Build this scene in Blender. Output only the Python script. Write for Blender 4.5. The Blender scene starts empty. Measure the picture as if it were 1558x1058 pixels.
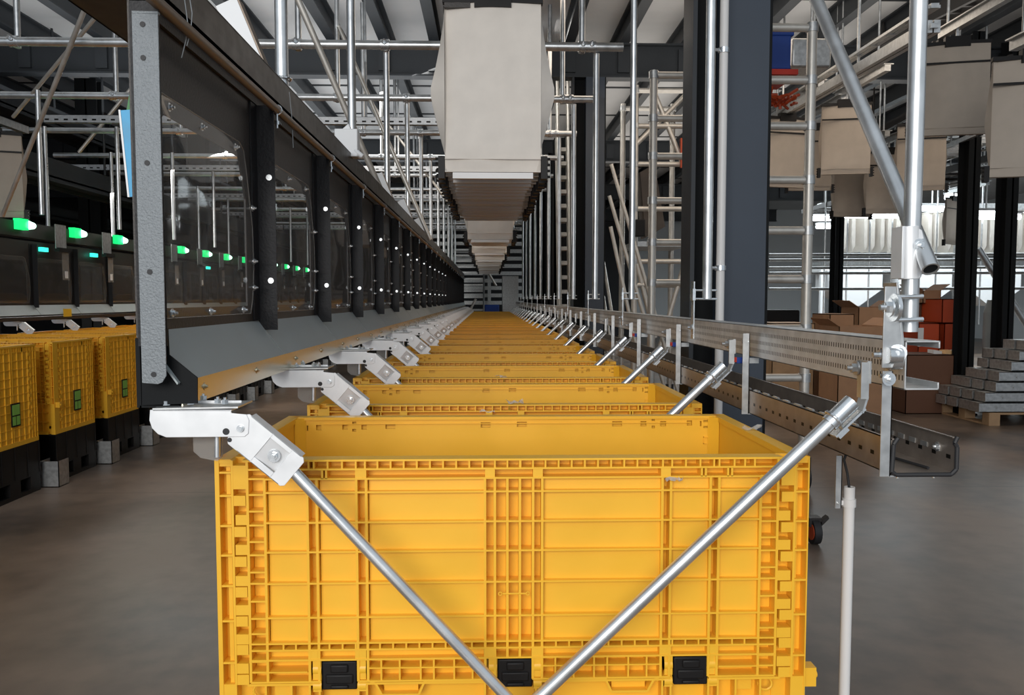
import bpy, math, random
from mathutils import Vector, Matrix, Euler
random.seed(7)
C = bpy.context.scene
col = C.collection

# ------------------------------------------------------------------ camera, light, exposure
F = 1215.0
CAM = Vector((0, 0, 1.37))
EUL = Euler((math.radians(90 - 3.485), 0, math.radians(-1.744)), 'XYZ')
cd = bpy.data.cameras.new('camera'); cam = bpy.data.objects.new('camera', cd); col.objects.link(cam)
cam.location = CAM; cam.rotation_euler = EUL
cd.sensor_width = 36; cd.lens = F / 1558 * 36; cd.clip_start = .05; cd.clip_end = 200
C.camera = cam
C.view_settings.view_transform = 'Standard'; C.view_settings.look = 'None'
C.view_settings.gamma = 1; C.view_settings.use_curve_mapping = False
C.view_settings.exposure = 0.0
w = bpy.data.worlds.new('world'); C.world = w; w.use_nodes = True
w.node_tree.nodes['Background'].inputs[0].default_value = (.80, .90, 1, 1)
w.node_tree.nodes['Background'].inputs[1].default_value = .6
def area(name, loc, tgt, sx, sy, power, colr):
    l = bpy.data.lights.new(name, 'AREA'); l.shape = 'RECTANGLE'; l.size = sx; l.size_y = sy
    l.energy = power; l.color = colr
    o = bpy.data.objects.new(name, l); col.objects.link(o); o.location = loc
    o.rotation_euler = (Vector(tgt) - Vector(loc)).to_track_quat('-Z', 'Y').to_euler()
    return o
area('dock_door_daylight', (-1.5, -5.0, 3.2), (.1, 1.6, .8), 4, 3, 370, (1, .97, .93))
area('hall_light', (3.2, 8.0, 3.9), (3.0, 8.0, 0), 2, 6, 60, (1, .84, .68))
area('far_bay_light', (9.0, 17, 3.6), (9, 17, 0), 10, 5, 650, (.85, .95, 1))
area('aisle_light', (-1.3, 10, 3.9), (.2, 10, 0), .4, 12, 170, (1, .96, .9))
area('ceiling_fill_left', (-3.0, 12, 3.7), (-3.0, 12, 9), 5, 14, 200, (.93, .97, 1))  # unseen fill light, added facing up to brighten the ceiling deck
area('ceiling_fill_right', (3.4, 12, 3.8), (3.4, 12, 9), 4, 14, 140, (1, .95, .88))  # second added fill for the ceiling, no fixture of the hall

RM = EUL.to_matrix()
def P(x, y, Y):                       # photograph pixel at distance Y -> place in the hall
    d = RM @ Vector(((x - 779) / F, -(y - 529) / F, -1))
    return CAM + d * (Y / d.y)

# ------------------------------------------------------------------ materials
M = {}
def mat(name, colr, rough=.5, metal=0, noise=0, nscale=8, bump=0, bscale=60, emit=None, estr=0, spec=None):
    m = bpy.data.materials.new(name); m.use_nodes = True
    nt = m.node_tree; b = nt.nodes['Principled BSDF']
    b.inputs['Base Color'].default_value = (*colr, 1); b.inputs['Roughness'].default_value = rough
    b.inputs['Metallic'].default_value = metal
    if spec is not None: b.inputs['Specular IOR Level'].default_value = spec
    tc = nt.nodes.new('ShaderNodeTexCoord')
    if noise:
        n = nt.nodes.new('ShaderNodeTexNoise'); n.inputs['Scale'].default_value = nscale; n.inputs['Detail'].default_value = 6
        r = nt.nodes.new('ShaderNodeMapRange'); r.inputs[1].default_value = .3; r.inputs[2].default_value = .7
        r.inputs[3].default_value = 1 - noise; r.inputs[4].default_value = 1 + noise
        x = nt.nodes.new('ShaderNodeVectorMath'); x.operation = 'SCALE'; x.inputs[0].default_value = colr
        nt.links.new(tc.outputs['Object'], n.inputs['Vector']); nt.links.new(n.outputs[0], r.inputs[0])
        nt.links.new(r.outputs[0], x.inputs['Scale']); nt.links.new(x.outputs[0], b.inputs['Base Color'])
        r2 = nt.nodes.new('ShaderNodeMapRange'); r2.inputs[3].default_value = max(.05, rough - .12); r2.inputs[4].default_value = min(1, rough + .12)
        nt.links.new(n.outputs[0], r2.inputs[0]); nt.links.new(r2.outputs[0], b.inputs['Roughness'])
    if bump:
        n = nt.nodes.new('ShaderNodeTexNoise'); n.inputs['Scale'].default_value = bscale; n.inputs['Detail'].default_value = 3
        bm = nt.nodes.new('ShaderNodeBump'); bm.inputs['Strength'].default_value = bump; bm.inputs['Distance'].default_value = .004
        nt.links.new(tc.outputs['Object'], n.inputs['Vector']); nt.links.new(n.outputs[0], bm.inputs['Height'])
        nt.links.new(bm.outputs[0], b.inputs['Normal'])
    if emit: b.inputs['Emission Color'].default_value = (*emit, 1); b.inputs['Emission Strength'].default_value = estr
    M[name] = m; return m
mat('yellow_plastic', (.90, .485, .03), .42, noise=.05, nscale=5, bump=.05, bscale=90)
mat('yellow_film', (.93, .62, .32), .3)
mat('black_plastic', (.010, .009, .009), .5, spec=.25)
mat('black_rubber', (.02, .02, .022), .6)
mat('galvanised', (.56, .57, .57), .42, .85, noise=.18, nscale=30)
mat('bright_rail', (.66, .62, .50), .25, 1)
mat('zinc', (.75, .78, .80), .28, .9, noise=.08, nscale=40)
mat('galvanised_tube', (.70, .72, .73), .33, .85, noise=.15, nscale=14)
mat('aluminium', (.66, .63, .58), .45, .6, noise=.12, nscale=10)
mat('plate_steel', (.80, .81, .82), .38, .35, noise=.04, nscale=20)
mat('hammer_grey', (.20, .22, .235), .42, .1, bump=.6, bscale=300)
mat('post_black', (.014, .014, .016), .5, .1, bump=.25, bscale=140, spec=.3)
mat('dark_metal', (.040, .036, .034), .5, .3, bump=.3, bscale=140)
mat('ledge_grey', (.36, .40, .405), .5, .1, noise=.05)
mat('pipe_brown', (.22, .17, .13), .45, .3)
mat('beam_dark', (.028, .032, .037), .5, .1, noise=.1, nscale=3)
mat('column_paint', (.045, .058, .080), .5, 0, noise=.12, nscale=2)
mat('column_black', (.007, .008, .009), .7, spec=.2)
mat('deck', (.60, .60, .60), .6, 0, noise=.08, nscale=1.5)
mat('wall_dark', (.06, .06, .065), .8)
mat('wall_light', (.75, .78, .80), .7)
mat('fabric', (.72, .67, .61), .85, 0, noise=.05, nscale=9, bump=.25, bscale=25)
mat('fabric_shaded', (.44, .38, .32), .85, 0, noise=.05, nscale=9, bump=.25, bscale=25)  # darkened copy of fabric: shade on the strapped bags put into the colour
mat('fabric_dark', (.10, .085, .075), .85)
mat('cardboard', (.36, .20, .11), .8, noise=.08)
mat('cardboard_dark', (.13, .06, .035), .8)
mat('orange', (.5, .065, .015), .5)
mat('wood', (.42, .27, .15), .7, noise=.15)
mat('white_plastic', (.72, .71, .70), .4)
mat('white_paint', (.78, .79, .80), .45)
mat('blue', (.01, .05, .28), .5)
mat('sky_blue', (.02, .33, .62), .4, noise=.25, nscale=12)
mat('leaf_green', (.03, .20, .05), .5, noise=.3, nscale=12)
mat('label_green', (.25, .55, .10), .5)
mat('yellow_tape', (.85, .55, .03), .5)
mat('red', (.55, .03, .01), .5)
mat('green_lamp', (.02, .8, .3), .3, emit=(.01, 1, .22), estr=.9)
mat('green_lamp_core', (.6, 1, .8), .3, emit=(.5, 1, .75), estr=4)
mat('cyan_lamp', (.02, .8, .6), .3, emit=(.05, 1, .7), estr=1.5)
mat('lamp_tube', (1, 1, 1), .3, emit=(.88, .96, 1), estr=9)
mat('display', (.8, .9, .9), .3, emit=(.8, .95, 1), estr=1.2)

def clear(name, tint, amt, rough=.05):
    m = bpy.data.materials.new(name); m.use_nodes = True; nt = m.node_tree; nt.nodes.clear()
    o = nt.nodes.new('ShaderNodeOutputMaterial'); t = nt.nodes.new('ShaderNodeBsdfTransparent'); g = nt.nodes.new('ShaderNodeBsdfGlossy')
    d = nt.nodes.new('ShaderNodeBsdfDiffuse'); d.inputs[0].default_value = (.6, .58, .55, 1)
    t.inputs[0].default_value = (*tint, 1); g.inputs['Roughness'].default_value = rough
    lw = nt.nodes.new('ShaderNodeLayerWeight'); pw_ = nt.nodes.new('ShaderNodeMath'); pw_.operation = 'POWER'; pw_.inputs[1].default_value = 5
    fr = nt.nodes.new('ShaderNodeMath'); fr.operation = 'MULTIPLY_ADD'; fr.inputs[1].default_value = .5; fr.inputs[2].default_value = .035
    nt.links.new(lw.outputs['Facing'], pw_.inputs[0]); nt.links.new(pw_.outputs[0], fr.inputs[0])
    m1 = nt.nodes.new('ShaderNodeMixShader'); m2 = nt.nodes.new('ShaderNodeMixShader'); m2.inputs[0].default_value = amt
    nt.links.new(fr.outputs[0], m1.inputs[0]); nt.links.new(t.outputs[0], m1.inputs[1]); nt.links.new(g.outputs[0], m1.inputs[2])
    nt.links.new(m1.outputs[0], m2.inputs[1]); nt.links.new(d.outputs[0], m2.inputs[2]); nt.links.new(m2.outputs[0], o.inputs[0])
    M[name] = m
clear('clear_sheet', (.93, .93, .93), .08)
clear('clear_film', (.9, .9, .88), .5, .2)
clear('clear_plastic', (.85, .83, .80), .22, .15)

def slotted(name, base, colr, metal, rows, pitch, duty, hh, along='Y', across='Z'):
    """sheet steel with punched slots: rows = list of heights (object space), pitch/duty along the length"""
    m = mat(name, colr, .4, metal, noise=.15, nscale=25); nt = m.node_tree; b = nt.nodes['Principled BSDF']
    tc = nt.nodes.new('ShaderNodeTexCoord'); s = nt.nodes.new('ShaderNodeSeparateXYZ'); nt.links.new(tc.outputs['Object'], s.inputs[0])
    def mth(op, a, v=None, c=None):
        n = nt.nodes.new('ShaderNodeMath'); n.operation = op
        for i, q in enumerate((a, v, c)):
            if q is None: continue
            if isinstance(q, (int, float)): n.inputs[i].default_value = q
            else: nt.links.new(q, n.inputs[i])
        return n.outputs[0]
    u = mth('FRACT', mth('DIVIDE', s.outputs[along], pitch)); lt = mth('LESS_THAN', u, duty)
    tot = None
    for r in rows:
        c = mth('LESS_THAN', mth('ABSOLUTE', mth('SUBTRACT', s.outputs[across], r)), hh)
        tot = c if tot is None else mth('MAXIMUM', tot, c)
    mask = mth('MULTIPLY', lt, tot)
    src = b.inputs['Base Color'].links[0].from_socket
    mx = nt.nodes.new('ShaderNodeMix'); mx.data_type = 'RGBA'; nt.links.new(mask, mx.inputs[0]); nt.links.new(src, mx.inputs[6])
    mx.inputs[7].default_value = (.012, .011, .01, 1); nt.links.new(mx.outputs[2], b.inputs['Base Color'])
    return m
slotted('rail_steel', None, (.60, .61, .61), .5, [.022, .045, .068], .012, .35, .005)
slotted('tray_steel', None, (.36, .31, .27), .7, [.030], .05, .3, .004)
slotted('strut_steel', None, (.55, .56, .57), .7, [.03], .09, .45, .008, 'X', 'Z')
slotted('chain_dark', None, (.035, .028, .024), .2, [.04], .012, .4, .006)

# ------------------------------------------------------------------ mesh builder
class MB:
    def __init__(s): s.v = []; s.f = []; s.m = []; s.cuts = []
    def cut(s): s.cuts.append((len(s.v), len(s.f))); return s
    def add(s, vs, fs, mi=0):
        n = len(s.v); s.v += [tuple(v) for v in vs]; s.f += [tuple(i + n for i in f) for f in fs]; s.m += [mi] * len(fs); return s
    def box(s, x0, x1, y0, y1, z0, z1, mi=0):
        if x0 > x1: x0, x1 = x1, x0
        if y0 > y1: y0, y1 = y1, y0
        if z0 > z1: z0, z1 = z1, z0
        return s.add([(x0, y0, z0), (x1, y0, z0), (x1, y1, z0), (x0, y1, z0), (x0, y0, z1), (x1, y0, z1), (x1, y1, z1), (x0, y1, z1)],
              [(0, 3, 2, 1), (4, 5, 6, 7), (0, 1, 5, 4), (1, 2, 6, 5), (2, 3, 7, 6), (3, 0, 4, 7)], mi)
    def obox(s, c, ax, ay, az, hx, hy, hz, mi=0):
        c = Vector(c); ax = Vector(ax).normalized(); ay = Vector(ay).normalized(); az = Vector(az).normalized()
        vs = [c + ax * hx * a + ay * hy * b + az * hz * d for d in (-1, 1) for a, b in ((-1, -1), (1, -1), (1, 1), (-1, 1))]
        return s.add(vs, [(0, 3, 2, 1), (4, 5, 6, 7), (0, 1, 5, 4), (1, 2, 6, 5), (2, 3, 7, 6), (3, 0, 4, 7)], mi)
    def prism(s, pts, d, mi=0):          # planar polygon pushed along vector d
        n = len(pts); pts = [Vector(p) for p in pts]; d = Vector(d)
        vs = pts + [p + d for p in pts]
        fs = [tuple(range(n - 1, -1, -1)), tuple(range(n, 2 * n))] + [(i, (i + 1) % n, n + (i + 1) % n, n + i) for i in range(n)]
        return s.add(vs, fs, mi)
    def tube(s, p, q, r, n=14, r2=None, hollow=0, mi=0):
        p = Vector(p); q = Vector(q); r2 = r if r2 is None else r2
        d = (q - p).normalized(); a = d.orthogonal().normalized(); b = d.cross(a)
        ring = lambda c, rr: [c + (a * math.cos(2 * math.pi * i / n) + b * math.sin(2 * math.pi * i / n)) * rr for i in range(n)]
        if not hollow:
            vs = ring(p, r) + ring(q, r2)
            fs = [(i, (i + 1) % n, n + (i + 1) % n, n + i) for i in range(n)] + [tuple(range(n - 1, -1, -1)), tuple(range(n, 2 * n))]
        else:
            vs = ring(p, r) + ring(q, r2) + ring(p, r - hollow) + ring(q, r2 - hollow); fs = []
            for i in range(n):
                j = (i + 1) % n
                fs += [(i, j, n + j, n + i), (2 * n + j, 2 * n + i, 3 * n + i, 3 * n + j), (j, i, 2 * n + i, 2 * n + j), (n + i, n + j, 3 * n + j, 3 * n + i)]
        return s.add(vs, fs, mi)
    def path(s, pts, r, n=8, mi=0):
        for a, b in zip(pts, pts[1:]): s.tube(a, b, r, n, mi=mi)
        return s
    def ring(s, c, axis, R, r, n=20, k=8, a0=0, a1=2 * math.pi, mi=0):
        c = Vector(c); ax = Vector(axis).normalized(); u = ax.orthogonal().normalized(); w_ = ax.cross(u)
        pts = [c + (u * math.cos(a0 + (a1 - a0) * i / n) + w_ * math.sin(a0 + (a1 - a0) * i / n)) * R for i in range(n + 1)]
        return s.path(pts, r, k, mi)
    def bolt(s, c, d, r=.006, h=.005, mi=0):
        s.cut(); c = Vector(c); d = Vector(d).normalized(); s.tube(c, c + d * h * .3, r * 1.6, 14, mi=mi); s.tube(c + d * h * .3, c + d * h, r, 6, mi=mi); s.tube(c + d * h, c + d * h * 1.7, r * .5, 8, mi=mi); return s
    def build(s, name, mats, parent=None, label=None, cat=None, group=None, kind=None, bevel=0, smooth=True, base=True):
        if isinstance(mats, str): mats = [mats]
        if parent is not None and len(s.cuts) > 1 and s.cuts[0] == (0, 0):     # every bolt its own part
            ends = s.cuts[1:] + [(len(s.v), len(s.f))]
            for (a, b), (c, d) in zip(s.cuts, ends):
                q = MB(); q.v = s.v[a:c]; q.f = [tuple(i - a for i in f) for f in s.f[b:d]]; q.m = s.m[b:d]
                r = q.build(name, mats, parent, label, cat, group, kind, bevel, smooth)
            return r
        org = Vector((0, 0, 0))
        if parent is None and base and s.v:
            xs, ys, zs = zip(*s.v); org = Vector(((min(xs) + max(xs)) / 2, (min(ys) + max(ys)) / 2, min(zs)))
        me = bpy.data.meshes.new(name); me.from_pydata([tuple(Vector(v) - org) for v in s.v], [], s.f)
        for m_ in mats: me.materials.append(M[m_])
        if len(mats) > 1: me.polygons.foreach_set('material_index', s.m)
        if smooth:
            me.polygons.foreach_set('use_smooth', [True] * len(me.polygons)); me.set_sharp_from_angle(angle=math.radians(35))
        me.update()
        o = bpy.data.objects.new(name, me); col.objects.link(o); o.location = org
        if parent is not None: o.parent = parent
        if label: o['label'] = label
        if cat: o['category'] = cat
        if group: o['group'] = group
        if kind: o['kind'] = kind
        if bevel:
            b = o.modifiers.new('bevel', 'BEVEL'); b.width = bevel; b.segments = 2; b.limit_method = 'ANGLE'
        return o
def thing(name, label, cat, loc=(0, 0, 0), group=None):
    o = bpy.data.objects.new(name, None); col.objects.link(o); o.location = loc; o.empty_display_size = .1
    o['label'] = label; o['category'] = cat
    if group: o['group'] = group
    return o
KIDS = {}
def tree_copy(o, loc=None, label=None, parent=None, skip=()):
    c = o.copy(); col.objects.link(c); c.parent = parent
    if loc is not None: c.location = loc
    if label: c['label'] = label
    if o.name not in KIDS: KIDS[o.name] = list(o.children)
    for ch in KIDS[o.name]:
        if ch.name.split('.')[0] in skip: continue
        tree_copy(ch, parent=c, skip=skip)
    return c
ORD = ['first', 'second', 'third', 'fourth', 'fifth', 'sixth', 'seventh', 'eighth', 'ninth', 'tenth', 'eleventh', 'twelfth', 'thirteenth',
       'fourteenth', 'fifteenth', 'sixteenth', 'seventeenth', 'eighteenth', 'nineteenth', 'twentieth', 'twenty-first', 'twenty-second',
       'twenty-third', 'twenty-fourth', 'twenty-fifth', 'twenty-sixth', 'twenty-seventh', 'twenty-eighth', 'twenty-ninth', 'thirtieth']
def pipe(p, q, r, label, name='steel_tube', cat='tube', group=None, m='galvanised_tube', n=16, hollow=0, parent=None):
    return MB().tube(p, q, r, n, hollow=hollow).build(name, m, parent, label, cat if parent is None else None, group)

# ------------------------------------------------------------------ the hall
def floor_mat():
    m = mat('concrete', (.17, .145, .125), .34); nt = m.node_tree; b = nt.nodes['Principled BSDF']
    tc = nt.nodes.new('ShaderNodeTexCoord')
    def noi(sc, det):
        n = nt.nodes.new('ShaderNodeTexNoise'); n.inputs['Scale'].default_value = sc; n.inputs['Detail'].default_value = det
        nt.links.new(tc.outputs['Object'], n.inputs['Vector']); return n
    n1, n2 = noi(.9, 6), noi(7, 8)
    mx = nt.nodes.new('ShaderNodeMath'); mx.operation = 'MULTIPLY_ADD'; mx.inputs[1].default_value = .3
    nt.links.new(n2.outputs[0], mx.inputs[0]); nt.links.new(n1.outputs[0], mx.inputs[2])
    cr = nt.nodes.new('ShaderNodeValToRGB'); cr.color_ramp.elements[0].position = .5; cr.color_ramp.elements[0].color = (.080, .067, .058, 1)
    cr.color_ramp.elements[1].position = .8; cr.color_ramp.elements[1].color = (.235, .175, .135, 1)
    nt.links.new(mx.outputs[0], cr.inputs[0])
    s = nt.nodes.new('ShaderNodeSeparateXYZ'); nt.links.new(tc.outputs['Object'], s.inputs[0])
    mask = None
    for ax, per in (('X', 6.2), ('Y', 3.1)):
        a = nt.nodes.new('ShaderNodeMath'); a.operation = 'MULTIPLY_ADD'; a.inputs[1].default_value = 1 / per; a.inputs[2].default_value = .37
        f = nt.nodes.new('ShaderNodeMath'); f.operation = 'FRACT'; l = nt.nodes.new('ShaderNodeMath'); l.operation = 'LESS_THAN'; l.inputs[1].default_value = .006 / per
        nt.links.new(s.outputs[ax], a.inputs[0]); nt.links.new(a.outputs[0], f.inputs[0]); nt.links.new(f.outputs[0], l.inputs[0])
        if mask is None: mask = l
        else:
            q = nt.nodes.new('ShaderNodeMath'); q.operation = 'MAXIMUM'; nt.links.new(mask.outputs[0], q.inputs[0]); nt.links.new(l.outputs[0], q.inputs[1]); mask = q
    mix = nt.nodes.new('ShaderNodeMix'); mix.data_type = 'RGBA'; nt.links.new(mask.outputs[0], mix.inputs[0]); nt.links.new(cr.outputs[0], mix.inputs[6])
    mix.inputs[7].default_value = (.03, .027, .025, 1); nt.links.new(mix.outputs[2], b.inputs['Base Color'])
    rr = nt.nodes.new('ShaderNodeMapRange'); rr.inputs[3].default_value = .24; rr.inputs[4].default_value = .5
    nt.links.new(n1.outputs[0], rr.inputs[0]); nt.links.new(rr.outputs[0], b.inputs['Roughness'])
floor_mat()
S = 'structure'
MB().box(-13, 17, -4, 30, -.12, 0).build('floor', 'concrete', kind=S)
MB().box(-13, 17, 2, 30, 4.72, 4.82).build('ceiling', 'deck', kind=S)
MB().box(-13.2, -13, -4, 30, 0, 4.82).build('wall_left', 'wall_dark', kind=S)
MB().box(17, 17.2, -4, 30, 0, 4.82).build('wall_right', 'wall_light', kind=S)
MB().box(-13, 5.5, 30, 30.2, 0, 4.82).build('wall_back', 'wall_dark', kind=S)
MB().box(5.5, 17, 30, 30.2, 0, 4.82).build('wall_back', 'wall_light', kind=S)
JX = [-9.1 + .9 * i for i in range(8)] + [-1.86, -1.24, -.64, .2, 1.0, 1.66, 2.4, 3.2, 4.0, 4.8, 5.6, 6.4, 7.2, 8.0]
for i, x in enumerate(JX):
    m_ = MB(); m_.box(x - .06, x + .06, 2, 29.9, 4.46, 4.48); m_.box(x - .008, x + .008, 2, 29.9, 4.48, 4.70); m_.box(x - .06, x + .06, 2, 29.9, 4.70, 4.72)
    m_.build('trim_%d' % (i + 1), 'beam_dark', kind=S)
for i, y in enumerate((9.9, 15.8, 21.7, 27.6)):
    m_ = MB(); m_.box(-12.9, 10, y - .09, y + .09, 4.44, 4.46); m_.box(-12.9, 10, y - .09, y + .09, 4.05, 4.07); m_.box(-12.9, 10, y - .012, y + .012, 4.07, 4.44)
    for x in JX: m_.box(x - .07, x + .07, y - .05, y - .012, 4.12, 4.40)
    m_.build('trim_%d' % (i + 41), 'beam_dark', kind=S)
# sheet seams of the deck
for i, y in enumerate([5.2 + 1.9 * k for k in range(12)]):
    MB().box(-12.9, 10, y, y + .05, 4.705, 4.72).build('trim_%d' % (i + 61), 'beam_dark', kind=S)

# ------------------------------------------------------------------ yellow folding bin (local: x +-.6, y 0..0.6, z 0..1.05)
FY = 1.59; BX = .0555
def L(x, y): p = P(x, y, FY); return p.x - BX, p.z
ZT = 1.05
def zz(y): return L(779, y)[1]
def xx(x, y=850): return L(x, y)[0]
VR = [378, 404, 468.5, 483, 543, 558, 738, 753, 772, 791, 811, 825, 1007, 1020, 1080, 1093, 1156, 1182]
RW = .0026
def make_bin():
    t = thing('folding_bin', 'nearest yellow folding plastic bin at the front of the row', 'bin', (BX, FY, 0), 'yellow bins lined up along the aisle')
    b = MB(); Z0 = .36
    # floor, side walls, back wall
    b.box(-.57, .57, .03, .57, .40, .42)
    for s_ in (-1, 1):
        b.box(s_ * .572, s_ * .590, .04, .59, Z0, ZT - .004); b.box(s_ * .572, s_ * .580, .01, .04, Z0, ZT - .004)                  # skin
        b.box(s_ * .569, s_ * .600, .003, .60, ZT - .014, ZT)                    # top rim
        b.box(s_ * .572, s_ * .600, .003, .60, Z0, Z0 + .03)
        for y in (.065, .105, .16, .225, .29, .31, .375, .44, .495, .53, .565, .595):
            b.box(s_ * .58, s_ * .598, y, y + .005, Z0, ZT - .01)
        for z in [Z0 + .06 + .058 * k for k in range(11)]:
            b.box(s_ * .58, s_ * .597, .045, .60, z, z + .005)
        for y in [.02 + .02 * k for k in range(29)]:
            y > .04 and b.box(s_ * .58, s_ * .597, y, y + .003, ZT - .045, ZT - .01)
        for z in [Z0 + .09 + .058 * k for k in range(10)]:                     # hinge knuckles on the side corners
            b.box(s_ * .58, s_ * .600, .075, .10, z, z + .022); b.box(s_ * .58, s_ * .600, .50, .525, z, z + .022)
        # chamfered inside corners
        b.prism([(s_ * .571, .54, .45), (s_ * .571, .569, .45), (s_ * .548, .569, .45)], (0, 0, ZT - .452))
    # back wall: inner skin with real sockets
    def hole(x, y, w_, h_, Yb=FY + .57):
        p = P(x, y, Yb); k = Yb / F; return (p.x - BX - w_ * k / 2, p.x - BX + w_ * k / 2, p.z - h_ * k / 2, p.z + h_ * k / 2)
    H = []
    for x, y, w_, h_ in ((485, 651, 8, 8), (525, 650, 8, 8), (539, 644, 6, 4), (539, 655, 6, 4), (554, 650, 8, 8), (594, 649, 15, 8), (739, 647, 15, 8),
                         (794, 646, 15, 8), (939, 645, 15, 8), (979, 645, 9, 8), (994, 639, 5, 4), (994, 650, 5, 4), (1009, 645, 9, 8), (1049, 644, 8, 8), (1066, 645, 2.5, 8),
                         (1076, 641, 12, 3), (1076, 650, 12, 3), (458, 649, 12, 3), (458, 657.5, 12, 3), (468, 652, 2.5, 8)): H.append(hole(x, y, w_, h_))
    xs = sorted({-.575, .575, *[h[0] for h in H], *[h[1] for h in H]}); zs = sorted({.42, ZT - .003, *[h[2] for h in H], *[h[3] for h in H]})
    for i in range(len(xs) - 1):                                               # columns of the grid, runs merged vertically
        cx = (xs[i] + xs[i + 1]) / 2; run = None
        for j in range(len(zs) - 1):
            cz = (zs[j] + zs[j + 1]) / 2
            hit = any(h[0] < cx < h[1] and h[2] < cz < h[3] for h in H)
            if not hit and run is None: run = zs[j]
            if hit and run is not None: b.box(xs[i], xs[i + 1], .57, .576, run, zs[j]); run = None
        if run is not None: b.box(xs[i], xs[i + 1], .57, .576, run, zs[-1])
    b.box(-.575, .575, .582, .588, Z0, ZT - .004)
    b.box(-.58, .58, .566, .600, ZT - .008, ZT)                                # top lip
    b.box(-.50, .50, .5665, .571, ZT - .020, ZT - .018)
    for x in (458, 1076):                                                      # embossed squares, panel joints
        h = hole(x, 670 if x > 700 else 678, 13, 11)
        for q in ((h[0], h[1], h[2], h[2] + .002), (h[0], h[1], h[3] - .002, h[3]), (h[0], h[0] + .002, h[2], h[3]), (h[1] - .002, h[1], h[2], h[3])):
            b.box(q[0], q[1], .567, .572, q[2], q[3])
    for x in [-.58 + .0725 * k for k in range(17)]: b.box(x - .003, x + .003, .586, .600, Z0, ZT - .01)
    for z in [Z0 + .06 + .1 * k for k in range(7)]: b.box(-.58, .58, .586, .599, z, z + .005)
    # front corner columns
    for s_ in (-1, 1):
        q = (lambda x: xx(x)) if s_ < 0 else (lambda x: xx(1563 - x))
        X = lambda a: s_ * a
        b.box(q(336), X(.600), .0, .06, Z0, ZT)                                # outer bar
        b.box(X(.54), X(.5995), .030, .036, Z0, ZT)
        b.box(q(353.5), q(357), .0004, .03, zz(1037), ZT - .002)
        b.box(q(357), q(376), .0008, .03, zz(742), ZT - .012)
        for y in (717, 752, 797.5, 842, 888, 941, 1004): z = zz(y); b.box(q(335), q(355), .0012, .03, z - .002, z + .002)
        b.box(q(356), q(335), .0012, .03, Z0, zz(1036)); b.box(q(355), q(335), .0012, .03, zz(703), ZT - .001)
        for y0 in (752, 799, 844, 890, 934, 977, 1022): b.box(q(356), q(375), .0012, .03, zz(y0 + 15.2), zz(y0))
    # lower front beam below the folding panel
    b.box(-.545, .545, .032, .038, Z0, zz(1036)); [b.box(xx(p_, 1040), xx(q_, 1040), .002, .03, zz(1040), zz(1036.5)) for p_, q_ in ((376, 486), (546, 755), (812, 1021), (1081, 1187))]
    b.box(-.545, .545, .002, .03, Z0, Z0 + .02)
    for s_ in (-1, 1):
        for x in (404, 443, 471, 486, 545, 558, 738, 753): a = -xx(x, 1045); b.box(s_ * a - .002, s_ * a + .002, .002, .03, Z0, zz(1038))
        # trapezoid handle ribs
        tz = [(563, 1037), (571, 1038), (581, 1056), (637, 1056), (646, 1036), (735, 1036)]
        pp = [Vector((s_ * -xx(x, y), 0, zz(y))) for x, y in tz]
        for p_, q_ in zip(pp, pp[1:]):
            d = q_ - p_; b.obox((p_ + q_) / 2 + Vector((0, .016, 0)), d, (0, 1, 0), d.cross(Vector((0, 1, 0))), d.length / 2, .014, .0022)
        b.obox((s_ * -xx(609, 1045), .024, zz(1046)), (1, 0, 0), (0, 1, 0), (0, 0, 1), .035, .006, .012)
        b.box(s_ * -xx(415, 1045), s_ * -xx(440, 1045), .016, .03, zz(1060), zz(1040))
        b.ring((s_ * -xx(394, 1050), .012, zz(1050)), (0, 1, 0), .014, .003, 16, 6)
        for z in (.45, .52): b.box(s_ * .05, s_ * .54, .002, .03, z, z + .004)
    b.build('bin_body', 'yellow_plastic', t)
    # folding front panel
    f = MB(); zb = zz(1034)
    f.box(-.533, .533, .030, .036, zb, ZT - .002)
    f.box(-.545, .545, .0, .036, ZT - .005, ZT - .001)
    for x in VR:
        z1 = zz(727) if x > 400 and x < 1160 else ZT - .004
        f.box(xx(x) - RW, xx(x) + RW, .0007, .03, zz(1001) if x in (772, 791, 443, 471) else zb, z1)
    for y, a, c in ((713, 404, 1156), (727.5, 404, 1156), (748, 404, 1156), (793.5, 404, 1156), (838, 404, 1156), (885.5, 404, 1156), (937, 404, 1156), (976, 378, 1182),
                    (986, 378, 1182), (1001, 378, 1182), (1034, 378, 486), (1034, 545, 754), (1034, 810, 1020), (1034, 1080, 1182)):
        z = zz(y); f.box(xx(a), xx(c), .0, .03, z - .0018, z + .0018)
    for y in (713, 727, 751, 776, 797, 822, 842, 868, 885, 912, 938, 961, 1003, 1019):
        z = zz(y); f.box(xx(378), xx(404), .0014, .03, z - .0018, z + .0018); f.box(xx(1156), xx(1182), .0014, .03, z - .0018, z + .0018)
    rows = [748, 793.5, 838, 885.5, 937, 976]
    for a, c in ((404, 468.5), (483, 543), (558, 738), (825, 1007), (1020, 1080), (1093, 1156)):    # raised flat fields
        for y0, y1 in [(727.5, 748)] + list(zip(rows, rows[1:])):
            # gently tilted field, as moulded
            x0, x1, za, zb_ = xx(a) + .004, xx(c) - .001, zz(y1) + .001, zz(y0) - .002
            f.add([(x0, .013, za), (x1, .010, za), (x1, .011, zb_), (x0, .014, zb_), (x0, .03, za), (x1, .03, za), (x1, .03, zb_), (x0, .03, zb_)],
                  [(0, 1, 2, 3), (0, 4, 5, 1), (1, 5, 6, 2), (2, 6, 7, 3), (3, 7, 4, 0)])
        f.box(xx(a) + .003, xx(c) - .003, .016, .03, zz(1000), zz(988))
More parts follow.
